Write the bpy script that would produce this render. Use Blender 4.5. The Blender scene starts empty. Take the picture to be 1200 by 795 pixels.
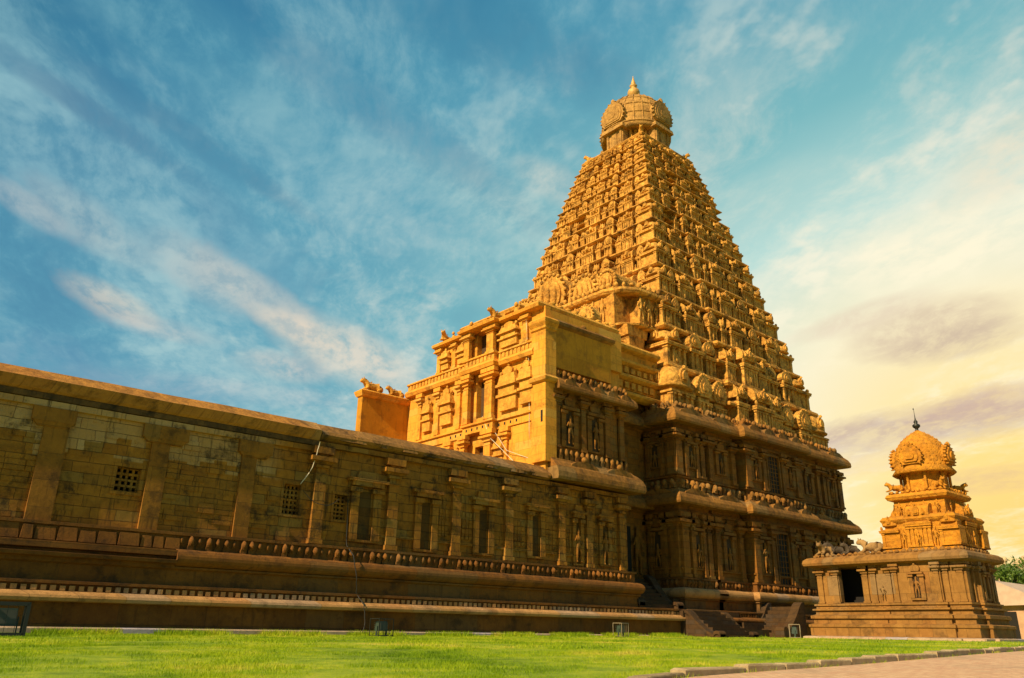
import bpy, math, random
import numpy as np
from math import sin, cos, pi, radians, sqrt, floor
random.seed(7)
rnd = random.random
def ru(a, b): return a + (b - a) * rnd()
SC = bpy.context.scene
COL = SC.collection

# ------------------------------------------------------------------ camera
def V(*a): return np.array(a, float)
TH, ROLL, AZ = radians(20.1), radians(0.9), radians(49.0)
F = V(cos(AZ) * cos(TH), sin(AZ) * cos(TH), sin(TH))
R0 = V(sin(AZ), -cos(AZ), 0.0); U0 = np.cross(R0, F)
RR = R0 * cos(ROLL) + U0 * sin(ROLL); UU = U0 * cos(ROLL) - R0 * sin(ROLL)
import mathutils
cam_d = bpy.data.cameras.new('camera'); cam = bpy.data.objects.new('camera', cam_d); COL.objects.link(cam)
M = mathutils.Matrix.Identity(4)
for i in range(3):
    M[i][0], M[i][1], M[i][2] = RR[i], UU[i], -F[i]
cam.matrix_world = M
cam_d.sensor_width = 36; cam_d.lens = 935 / 1200 * 36; cam_d.clip_start = 0.05; cam_d.clip_end = 6000
SC.camera = cam

# ------------------------------------------------------------------ light and exposure
SUN_EL, SUN_AZN = radians(37), radians(4.0)     # sun in the east (-X), a touch to the north (-Y)
sv = V(-cos(SUN_EL) * cos(SUN_AZN), -cos(SUN_EL) * sin(SUN_AZN), sin(SUN_EL))
sd = bpy.data.lights.new('sun', 'SUN'); sun = bpy.data.objects.new('sun', sd); COL.objects.link(sun)
sd.energy = 5.0; sd.angle = radians(0.5); sd.color = (1.0, 0.80, 0.48)
sun.rotation_euler = mathutils.Vector(sv).to_track_quat('Z', 'Y').to_euler()
vs = SC.view_settings
vs.view_transform = 'Standard'; vs.look = 'None'; vs.gamma = 1.0; vs.exposure = 0.62; vs.use_curve_mapping = False

# ------------------------------------------------------------------ node helper
def lin(r, g, b):
    f = lambda c: (c / 255 / 12.92) if c / 255 <= .04045 else ((c / 255 + .055) / 1.055) ** 2.4
    return (f(r), f(g), f(b), 1)
class S:
    def __init__(s, nt, out): s.nt, s.o = nt, out
class NT:
    def __init__(s, nt): s.nt = nt; nt.nodes.clear()
    def n(s, t, **k):
        nd = s.nt.nodes.new(t)
        for a, b in k.items(): setattr(nd, a, b)
        return nd
    def put(s, sock, v):
        if hasattr(v, 'is_output') or isinstance(v, bpy.types.NodeSocket): s.nt.links.new(v, sock)
        elif v is not None: sock.default_value = v
    def m(s, op, a, b=None, c=None, clamp=False):
        nd = s.n('ShaderNodeMath', operation=op, use_clamp=clamp)
        for i, v in enumerate((a, b, c)): s.put(nd.inputs[i], v)
        return nd.outputs[0]
    def vm(s, op, a, b=None, scale=None):
        nd = s.n('ShaderNodeVectorMath', operation=op)
        s.put(nd.inputs[0], a); s.put(nd.inputs[1], b)
        if scale is not None: s.put(nd.inputs[3], scale)
        return nd.outputs['Value'] if op in ('DOT_PRODUCT', 'LENGTH') else nd.outputs[0]
    def sep(s, v):
        nd = s.n('ShaderNodeSeparateXYZ'); s.put(nd.inputs[0], v); return nd.outputs
    def comb(s, x, y, z):
        nd = s.n('ShaderNodeCombineXYZ')
        for i, v in enumerate((x, y, z)): s.put(nd.inputs[i], v)
        return nd.outputs[0]
    def noise(s, v, scale, detail=4, rough=.55, dist=0):
        nd = s.n('ShaderNodeTexNoise'); s.put(nd.inputs['Vector'], v)
        nd.inputs['Scale'].default_value = scale; nd.inputs['Detail'].default_value = detail
        nd.inputs['Roughness'].default_value = rough; nd.inputs['Distortion'].default_value = dist
        return nd.outputs['Fac']
    def mr(s, v, a, b, c=0., d=1., smooth=True):
        nd = s.n('ShaderNodeMapRange'); nd.interpolation_type = 'SMOOTHSTEP' if smooth else 'LINEAR'
        for i, x in enumerate((v, a, b, c, d)): s.put(nd.inputs[i], x)
        return nd.outputs[0]
    def mix(s, f, a, b, mode='MIX'):
        nd = s.n('ShaderNodeMix', data_type='RGBA', blend_type=mode)
        s.put(nd.inputs[0], f); s.put(nd.inputs[6], a); s.put(nd.inputs[7], b); return nd.outputs[2]
    def ramp(s, v, stops, interp='LINEAR'):
        nd = s.n('ShaderNodeValToRGB'); s.put(nd.inputs[0], v); cr = nd.color_ramp; cr.interpolation = interp
        while len(cr.elements) < len(stops): cr.elements.new(.5)
        for e, (p, c) in zip(cr.elements, stops): e.position = p; e.color = c
        return nd.outputs[0]

# ------------------------------------------------------------------ world: nishita daylight plus high cloud, laid out by direction
W = bpy.data.worlds.new('World'); SC.world = W; W.use_nodes = True
t = NT(W.node_tree)
tc = t.n('ShaderNodeTexCoord'); D = t.vm('NORMALIZE', tc.outputs['Generated'])
def direction(px, py):
    r = F * 935 + RR * (px - 600) + UU * (397.5 - py); return r / np.linalg.norm(r)
sky = t.n('ShaderNodeTexSky'); sky.sky_type = 'NISHITA'; sky.sun_disc = False
sky.sun_elevation = SUN_EL; sky.sun_rotation = math.atan2(sv[0], sv[1]); sky.dust_density = 2.0
dx, dy, dz = t.sep(D)
G = direction(1215, 640)
dotg = t.vm('DOT_PRODUCT', D, tuple(G))
ang = t.m('MULTIPLY', t.m('ARCCOSINE', dotg), 180 / pi)      # degrees from the western glow
el = t.m('MULTIPLY', t.m('ARCSINE', dz), 180 / pi)
a01 = t.m('DIVIDE', t.m('ADD', ang, t.m('MULTIPLY', t.m('MAXIMUM', t.m('SUBTRACT', el, 20.), 0.), .55)), 90.)
# cloud-plane coordinates (a flat deck overhead), streaks run along one compass direction
inv = t.m('DIVIDE', 1., t.m('ADD', t.m('MAXIMUM', dz, 0.0), 0.16))
px_, py_ = t.m('MULTIPLY', dx, inv), t.m('MULTIPLY', dy, inv)
SD = radians(62)
ca, sa = cos(SD), sin(SD)
al = t.m('ADD', t.m('MULTIPLY', px_, ca), t.m('MULTIPLY', py_, sa))
ac = t.m('SUBTRACT', t.m('MULTIPLY', py_, ca), t.m('MULTIPLY', px_, sa))
warp = t.m('MULTIPLY', t.m('SUBTRACT', t.noise(t.comb(px_, py_, 0.), 1.1, 3), .5), .38)
ac2 = t.m('ADD', ac, warp)
streak = t.noise(t.comb(t.m('MULTIPLY', al, .8), t.m('MULTIPLY', ac2, 2.0), 3.1), 1.25, 6, .56)
fine = t.noise(t.comb(t.m('MULTIPLY', al, 1.5), t.m('MULTIPLY', ac2, 2.4), 9.), 9.0, 7, .68, .15)
puff = t.noise(t.comb(al, t.m('MULTIPLY', ac, 1.25), 17.), 8.5, 4, .55, .1)
big = t.noise(t.comb(px_, py_, 5.), .9, 4, .5)
base = t.ramp(a01, [(0, lin(252, 206, 96)), (.08, lin(254, 222, 130)), (.18, lin(248, 236, 196)), (.29, lin(184, 218, 208)),
                    (.42, lin(120, 182, 186)), (.60, lin(86, 156, 176)), (.80, lin(60, 132, 160)), (1., lin(46, 104, 132))])
low = t.mr(el, 40, 8, 0., 1.)
base = t.mix(t.m('MULTIPLY', t.m('MULTIPLY', low, t.mr(ang, 26, 44)), .38), base, lin(112, 168, 184))
high = t.mr(el, 34, 52, 0., 1.)
base = t.mix(t.m('MULTIPLY', high, .45), base, lin(48, 128, 160))
# pale cirrus: warmer near the glow
ccol = t.ramp(a01, [(0, lin(255, 240, 190)), (.25, lin(255, 244, 214)), (.42, lin(224, 222, 205)), (.62, lin(168, 200, 200)), (1, lin(120, 176, 188))])
m1 = t.mr(t.m('ADD', streak, t.m('MULTIPLY', t.m('SUBTRACT', fine, .5), .42)), .40, .70)
m1 = t.m('MULTIPLY', m1, t.mr(big, .30, .6, .35, 1.))
c = t.mix(t.m('MULTIPLY', m1, .68), base, ccol)
m2 = t.m('MULTIPLY', t.mr(puff, .48, .68), t.mr(streak, .36, .58))
c = t.mix(t.m('MULTIPLY', m2, .62), c, ccol)
# dark blue-grey gaps and bands
dk = t.mr(t.m('ADD', streak, t.m('MULTIPLY', t.m('SUBTRACT', fine, .5), .25)), .50, .30)
c = t.mix(t.m('MULTIPLY', dk, t.mr(ang, 25, 55, .0, .34)), c, lin(36, 96, 138))
mott = t.mr(t.m('ADD', t.m('MULTIPLY', fine, .6), t.m('MULTIPLY', puff, .4)), .38, .62, .35, 1.)
edge = t.m('SUBTRACT', t.m('ADD', t.m('MULTIPLY', streak, .55), t.m('MULTIPLY', fine, .45)), .5)
def blob(px, py, sx, sy, rot=0.0, k=1.4):
    """soft patch of cloud around one direction of the sky; its edge is broken up by noise"""
    d0 = direction(px, py); rt = np.cross(d0, V(0, 0, 1)); rt /= np.linalg.norm(rt); up = np.cross(rt, d0)
    r2 = rt * cos(rot) + up * sin(rot); u2 = up * cos(rot) - rt * sin(rot)
    a = t.m('DIVIDE', t.vm('DOT_PRODUCT', D, tuple(r2)), sx); b = t.m('DIVIDE', t.vm('DOT_PRODUCT', D, tuple(u2)), sy)
    q = t.m('ADD', t.m('MULTIPLY', a, a), t.m('MULTIPLY', b, b))
    q = t.m('ADD', q, t.m('MULTIPLY', edge, 5.0))
    return t.m('MULTIPLY', t.m('MULTIPLY', t.mr(q, 1.9, .0), mott), t.mr(t.vm('DOT_PRODUCT', D, tuple(d0)), 0.5, .7))
for (px, py, sx, sy, rot, col, amt) in [
    (1110, 285, .11, .040, .10, (255, 244, 210), 1.0), (1195, 180, .09, .035, .35, (240, 220, 185), .6),
    (1085, 385, .075, .026, .12, (212, 188, 158), .75), (1130, 400, .06, .016, .12, (202, 178, 150), .7), (1010, 372, .07, .013, .22, (222, 200, 172), .6),
    (1100, 498, .18, .022, .10, (190, 160, 146), .95), (1190, 468, .10, .020, .1, (200, 166, 148), .9), (1000, 545, .1, .012, .1, (230, 196, 150), .5),
    (1180, 560, .1, .012, .05, (226, 186, 130), .6), (860, 250, .12, .03, .3, (190, 212, 200), .4),
    (110, 265, .07, .022, -.42, (214, 206, 190), .36), (240, 320, .07, .028, -.42, (222, 210, 192), .50), (300, 345, .08, .02, -.42, (228, 212, 190), .45), (410, 415, .09, .03, -.35, (236, 216, 190), .7), (30, 240, .05, .012, -.4, (206, 200, 190), .4),
    (135, 355, .05, .016, -.3, (228, 206, 180), .55), (345, 385, .05, .014, -.3, (236, 214, 186), .6), (330, 430, .05, .016, -.1, (220, 204, 188), .5), (190, 385, .06, .012, -.1, (206, 192, 182), .4), (250, 455, .14, .014, .0, (176, 182, 186), .4),
    (600, 250, .16, .035, -.45, (176, 206, 200), .45), (650, 215, .05, .02, -.5, (214, 212, 196), .4), (140, 215, .20, .07, -.45, (140, 180, 190), .42), (420, 220, .2, .06, -.4, (124, 174, 186), .35), (620, 330, .12, .04, -.3, (176, 208, 202), .4),
    (60, 100, .16, .012, -.30, (44, 98, 136), .5), (230, 165, .16, .012, -.38, (50, 108, 142), .45), (380, 85, .26, .03, -.42, (46, 112, 146), .42), (60, 440, .16, .04, -.05, (84, 136, 166), .55), (560, 30, .2, .04, -.3, (50, 120, 150), .5), (240, 60, .25, .04, -.4, (96, 160, 176), .35)]:
    c = t.mix(t.m('MULTIPLY', blob(px, py, sx, sy, rot), amt), c, lin(*col))
nish = t.vm('SCALE', sky.outputs[0], scale=.012)
c = t.mix(1.0, c, nish, 'ADD')
bg = t.n('ShaderNodeBackground'); t.put(bg.inputs[0], c); bg.inputs[1].default_value = 0.66
wo = t.n('ShaderNodeOutputWorld'); t.nt.links.new(bg.outputs[0], wo.inputs[0])

# ------------------------------------------------------------------ materials
def stone(name, ca, cb, stain_shade=(.02, .014, .008), block=(1.25, .46), joint=.5, stain_amt=.55, bump=.5, carve=.0, patch=None, rough=.9, streaks=.5, streak_col=None, joint_w=.012):
    m = bpy.data.materials.new(name); m.use_nodes = True; t = NT(m.node_tree)
    geo = t.n('ShaderNodeNewGeometry'); P = geo.outputs['Position']; x, y, z = t.sep(P)
    nx, ny, nz = t.sep(geo.outputs['Normal'])
    h = t.m('ADD', x, y)
    wob = t.m('MULTIPLY', t.m('SUBTRACT', t.noise(P, .8, 2), .5), .12)
    uv = t.comb(t.m('ADD', h, t.m('MULTIPLY', wob, 1.5)), t.m('ADD', z, wob), 0.)
    br = t.n('ShaderNodeTexBrick'); t.put(br.inputs['Vector'], uv)
    br.inputs['Scale'].default_value = 1.0; br.inputs['Mortar Size'].default_value = joint_w; br.inputs['Mortar Smooth'].default_value = .3
    br.inputs['Brick Width'].default_value = block[0]; br.inputs['Row Height'].default_value = block[1]; br.offset = .5; br.squash = .8; br.squash_frequency = 3
    br.inputs['Color1'].default_value = (0, 0, 0, 1); br.inputs['Color2'].default_value = (1, 1, 1, 1); br.inputs['Mortar'].default_value = (.5, .5, .5, 1)
    cell, mort = br.outputs['Color'], br.outputs['Fac']
    n1 = t.noise(P, .35, 5, .6); n2 = t.noise(P, 2.3, 7, .72); n3 = t.noise(P, 16., 6, .8)
    f = t.m('ADD', t.m('MULTIPLY', t.m('SUBTRACT', n1, .5), 1.7), t.m('ADD', t.m('MULTIPLY', t.m('SUBTRACT', n2, .5), 2.2), .5), clamp=True)
    if joint > 0: f = t.m('ADD', t.m('MULTIPLY', f, .55), t.m('MULTIPLY', cell, .45))
    c = t.mix(f, (*ca, 1), (*cb, 1))
    if joint > .25:
        c = t.mix(t.mr(cell, .74, .98, 0., .38), c, (ca[0] * .80, ca[1] * 1.18, ca[2] * 2.6, 1)); c = t.mix(t.mr(cell, .22, .02, 0., .35), c, (cb[0] * 1.2, cb[1] * .8, cb[2] * .8, 1))
    if patch:
        qx = t.m('MULTIPLY', t.m('FLOOR', t.m('DIVIDE', h, .62)), .62); qz = t.m('MULTIPLY', t.m('FLOOR', t.m('DIVIDE', z, .46)), .46)
        pm = t.m('MULTIPLY', t.m('MULTIPLY', t.mr(t.m('ADD', t.m('MULTIPLY', t.m('SUBTRACT', z, 7.15), .30), t.noise(t.comb(qx, qz, 4.), .55, 2, .5)), .50, .53), t.mr(x, 17.5, 16.0)), t.mr(n2, .28, .42, .3, 1.))
        c = t.mix(t.m('MULTIPLY', pm, t.m('ADD', .5, t.m('MULTIPLY', cell, .4))), c, (*patch, 1))
    # dark lichen / water staining: patches with a shape of their own plus vertical runs
    sn = t.noise(t.comb(t.m('MULTIPLY', h, 1.0), t.m('MULTIPLY', z, 1.0), t.m('MULTIPLY', x, .2)), .9, 8, .72)
    st = t.mr(sn, .50, .66)
    run = t.noise(t.comb(t.m('MULTIPLY', h, 3.2), t.m('MULTIPLY', z, .30), 0.), 1.3, 5, .65)
    rn = t.m('MULTIPLY', t.mr(run, .52, .70), streaks)
    up = t.m('MULTIPLY', t.mr(nz, .3, .9), .5)
    s_all = t.m('MULTIPLY', t.m('MAXIMUM', t.m('MAXIMUM', st, rn), t.m('MULTIPLY', up, t.mr(n2, .4, .6))), stain_amt)
    c = t.mix(s_all, c, (*stain_shade, 1))
    if joint > 0: c = t.mix(t.m('MULTIPLY', mort, joint), c, (*stain_shade, 1))
    c = t.mix(t.mr(n3, .56, .72, 0., .55), c, (ca[0] * .28, ca[1] * .26, ca[2] * .24, 1)); c = t.mix(t.mr(n3, .44, .30, 0., .30), c, (min(1, ca[0] * 1.5), min(1, ca[1] * 1.55), min(1, ca[2] * 1.8), 1))
    hgt = t.m('ADD', t.m('MULTIPLY', n3, .35), t.m('MULTIPLY', n2, .6))
    if joint > 0: hgt = t.m('ADD', hgt, t.m('ADD', t.m('MULTIPLY', mort, -.6), t.m('MULTIPLY', cell, .16)))
    if carve > 0:
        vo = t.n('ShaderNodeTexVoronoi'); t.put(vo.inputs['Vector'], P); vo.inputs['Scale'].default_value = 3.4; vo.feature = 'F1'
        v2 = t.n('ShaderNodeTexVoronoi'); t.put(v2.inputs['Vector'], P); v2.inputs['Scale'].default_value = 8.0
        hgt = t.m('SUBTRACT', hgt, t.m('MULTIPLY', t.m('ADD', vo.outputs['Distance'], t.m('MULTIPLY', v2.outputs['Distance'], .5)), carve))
        c = t.mix(t.mr(vo.outputs['Distance'], .5, .85, 0., .30), c, (*stain_shade, 1))  # crevice shade painted into the hollows of the carving
    bp = t.n('ShaderNodeBump'); bp.inputs['Strength'].default_value = min(1, bump * 1.25); bp.inputs['Distance'].default_value = .12; t.put(bp.inputs['Height'], hgt)
    b = t.n('ShaderNodeBsdfPrincipled'); t.put(b.inputs['Base Color'], c); b.inputs['Roughness'].default_value = rough
    b.inputs['Specular IOR Level'].default_value = .2
    t.put(b.inputs['Normal'], bp.outputs[0])
    o = t.n('ShaderNodeOutputMaterial'); t.nt.links.new(b.outputs[0], o.inputs[0])
    return m
def plain(name, col, rough=.6, metal=0., noise=.25, scale=6., emit=None):
    m = bpy.data.materials.new(name); m.use_nodes = True; t = NT(m.node_tree)
    geo = t.n('ShaderNodeNewGeometry'); n = t.noise(geo.outputs['Position'], scale, 5, .6)
    c = t.mix(t.mr(n, .3, .7, 0., noise), (*col, 1), (col[0] * .35, col[1] * .33, col[2] * .3, 1))
    b = t.n('ShaderNodeBsdfPrincipled'); t.put(b.inputs['Base Color'], c); b.inputs['Roughness'].default_value = rough; b.inputs['Metallic'].default_value = metal
    o = t.n('ShaderNodeOutputMaterial'); t.nt.links.new(b.outputs[0], o.inputs[0]); return m
M_WALL = stone('granite_wall', (.50, .205, .022), (.14, .055, .008), patch=(.56, .33, .13), stain_amt=.8, joint=.6, streaks=.9, bump=.8, joint_w=.014)
M_PIL = stone('granite_pilaster', (.40, .165, .020), (.13, .052, .008), stain_amt=.6, joint=.3, block=(3., 1.1), streaks=.9)
M_BASE = stone('granite_base', (.26, .10, .016), (.085, .032, .007), block=(2.6, 3.0), stain_amt=.6, joint=.35, streaks=.8)
M_LEDGE = stone('granite_ledge', (.52, .27, .095), (.30, .145, .045), block=(2.2, 9.), stain_amt=.45, joint=.5, streaks=.3)
M_COPE = stone('coping_plaster', (.54, .235, .042), (.26, .105, .02), stain_shade=(.035, .02, .008), block=(2.4, 9.), stain_amt=.7, joint=.45, streaks=.8, bump=.6)
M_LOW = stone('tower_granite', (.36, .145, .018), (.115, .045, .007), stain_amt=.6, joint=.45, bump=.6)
M_CORN = stone('cornice_granite', (.38, .170, .030), (.15, .060, .011), stain_amt=.5, joint=.3, block=(1.7, 5.), bump=.6, carve=.15)
M_TOW = stone('tower_upper_stone', (.76, .365, .062), (.36, .145, .020), stain_shade=(.05, .022, .006), stain_amt=.8, joint=.0, bump=.85, carve=.35, streaks=.8)
M_TOW2 = stone('tower_shrine_stone', (.80, .41, .078), (.40, .17, .024), stain_shade=(.055, .026, .008), stain_amt=.75, joint=.0, bump=.9, carve=.5, streaks=.8)
M_CROWN = stone('crown_stone', (.54, .29, .075), (.26, .125, .03), stain_shade=(.08, .045, .02), stain_amt=.5, joint=0, bump=.9, carve=.4)
M_GOLD = stone('golden_plaster', (.78, .36, .042), (.56, .22, .018), stain_shade=(.16, .07, .014), stain_amt=.6, joint=.30, block=(1.6, .6), bump=.5, streaks=.9)
M_GOLD2 = stone('golden_carving', (.76, .38, .055), (.48, .20, .022), stain_shade=(.16, .08, .02), stain_amt=.4, joint=0, bump=.8, carve=.3)
M_PARA = stone('ochre_render', (.60, .265, .016), (.36, .145, .009), stain_shade=(.16, .07, .014), stain_amt=.5, joint=.2, block=(2.2, 9.), bump=.25, streaks=.9)
M_SHR = stone('shrine_granite', (.36, .175, .042), (.16, .07, .015), stain_amt=.5, joint=.35, block=(1.1, 1.4), bump=.5)
M_SHRT = stone('shrine_ochre_carving', (.62, .26, .020), (.38, .14, .010), stain_shade=(.18, .08, .02), stain_amt=.35, joint=0, bump=.9, carve=.5)
M_STAIR = stone('stair_granite', (.095, .048, .016), (.04, .020, .008), stain_amt=.6, joint=.4, block=(1.3, .3), bump=.6)
M_PALE = stone('pale_statue_stone', (.38, .22, .08), (.20, .11, .04), stain_amt=.35, joint=0, bump=.6)
M_DARKST = stone('dark_statue_stone', (.12, .08, .05), (.06, .045, .03), stain_amt=.4, joint=0, bump=.5)
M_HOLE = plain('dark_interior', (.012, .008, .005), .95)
M_WHITE = stone('white_plaster', (.66, .46, .22), (.50, .32, .13), stain_shade=(.2, .12, .06), stain_amt=.3, joint=0, bump=.4)
M_BRASS = plain('gilded_copper', (.66, .36, .09), .6, .15, .6)
M_IRON = plain('dark_iron', (.025, .026, .02), .5, .4)
M_LAMPG = plain('lamp_green_paint', (.03, .05, .035), .5, .1)
M_CAGE = plain('pale_cage_paint', (.26, .20, .12), .6)
M_GLASS = plain('lamp_glass', (.05, .05, .04), .45, .0)
M_CABW = plain('white_cable', (.65, .55, .40), .7)
M_CABB = plain('black_cable', (.02, .016, .012), .7)
M_BARK = plain('bark', (.10, .06, .035), .9)
M_KERB = stone('kerb_stone', (.50, .37, .20), (.32, .22, .11), stain_shade=(.08, .06, .03), stain_amt=.45, joint=0, bump=.6)
M_STRIP = stone('footing_stone', (.50, .36, .24), (.34, .22, .14), stain_shade=(.06, .04, .03), stain_amt=.45, joint=.6, block=(1.5, 9.), bump=.5)
M_PINK = plain('faded_pink_plaster', (.52, .30, .17), .9, 0, .5, 1.2)
M_ROOFP = plain('pale_tin_roof', (.52, .36, .26), .7, 0, .3, 1.5)
M_CLOIS = plain('cloister_stone', (.55, .40, .22), .9, 0, .6, 2.)

def leafmat():
    m = bpy.data.materials.new('leaves'); m.use_nodes = True; t = NT(m.node_tree)
    geo = t.n('ShaderNodeNewGeometry'); n = t.noise(geo.outputs['Position'], 1.4, 3)
    c = t.mix(t.mr(n, .35, .65), (.045, .10, .008, 1), (.13, .20, .015, 1))
    b = t.n('ShaderNodeBsdfPrincipled'); t.put(b.inputs['Base Color'], c); b.inputs['Roughness'].default_value = .55
    tr = t.n('ShaderNodeBsdfTranslucent'); t.put(tr.inputs[0], c); mx = t.n('ShaderNodeMixShader'); mx.inputs[0].default_value = .35
    t.nt.links.new(b.outputs[0], mx.inputs[1]); t.nt.links.new(tr.outputs[0], mx.inputs[2])
    o = t.n('ShaderNodeOutputMaterial'); t.nt.links.new(mx.outputs[0], o.inputs[0]); return m
M_LEAF = leafmat()
def grassmat(name, ground):
    m = bpy.data.materials.new(name); m.use_nodes = True; t = NT(m.node_tree)
    geo = t.n('ShaderNodeNewGeometry'); P = geo.outputs['Position']
    n1 = t.noise(P, .22, 5, .6); n2 = t.noise(P, 1.6, 5, .65); n3 = t.noise(P, 30., 3, .7)
    f = t.m('ADD', t.m('MULTIPLY', n1, .55), t.m('MULTIPLY', n2, .45))
    c = t.ramp(f, [(.36, (.10, .19, .004, 1)), (.46, (.23, .34, .006, 1)), (.55, (.38, .45, .010, 1)), (.62, (.56, .50, .06, 1)), (.72, (.50, .38, .11, 1))])
    if ground: c = t.mix(t.mr(n3, .4, .7), t.mix(.35, c, (.16, .14, .03, 1)), c)
    b = t.n('ShaderNodeBsdfPrincipled'); t.put(b.inputs['Base Color'], c); b.inputs['Roughness'].default_value = .7; b.inputs['Specular IOR Level'].default_value = .2
    o = t.n('ShaderNodeOutputMaterial')
    if ground:
        bp = t.n('ShaderNodeBump'); bp.inputs['Distance'].default_value = .05; t.put(bp.inputs['Height'], t.m('ADD', n3, t.noise(P, 5., 4))); t.put(b.inputs['Normal'], bp.outputs[0])
        t.nt.links.new(b.outputs[0], o.inputs[0])
    else:
        tr = t.n('ShaderNodeBsdfTranslucent'); t.put(tr.inputs[0], c); mx = t.n('ShaderNodeMixShader'); mx.inputs[0].default_value = .45
        t.nt.links.new(b.outputs[0], mx.inputs[1]); t.nt.links.new(tr.outputs[0], mx.inputs[2]); t.nt.links.new(mx.outputs[0], o.inputs[0])
    return m
M_GRASS = grassmat('lawn', True); M_BLADE = grassmat('grass_blade', False)
def pavemat():
    m = bpy.data.materials.new('brick_paving'); m.use_nodes = True; t = NT(m.node_tree)
    geo = t.n('ShaderNodeNewGeometry'); P = geo.outputs['Position']
    br = t.n('ShaderNodeTexBrick'); t.put(br.inputs['Vector'], P); br.inputs['Scale'].default_value = 1
    br.inputs['Brick Width'].default_value = .24; br.inputs['Row Height'].default_value = .12; br.inputs['Mortar Size'].default_value = .008
    br.inputs['Color1'].default_value = (.50, .26, .14, 1); br.inputs['Color2'].default_value = (.60, .36, .20, 1); br.inputs['Mortar'].default_value = (.22, .15, .09, 1)
    n = t.noise(P, .8, 6, .65)
    c = t.mix(t.mr(n, .45, .7, 0., .45), br.outputs['Color'], (.24, .17, .10, 1))
    b = t.n('ShaderNodeBsdfPrincipled'); t.put(b.inputs['Base Color'], c); b.inputs['Roughness'].default_value = .9
    bp = t.n('ShaderNodeBump'); bp.inputs['Distance'].default_value = .01; t.put(bp.inputs['Height'], t.m('SUBTRACT', n, br.outputs['Fac'])); t.put(b.inputs['Normal'], bp.outputs[0])
    o = t.n('ShaderNodeOutputMaterial'); t.nt.links.new(b.outputs[0], o.inputs[0]); return m
M_PAVE = pavemat()

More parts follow.
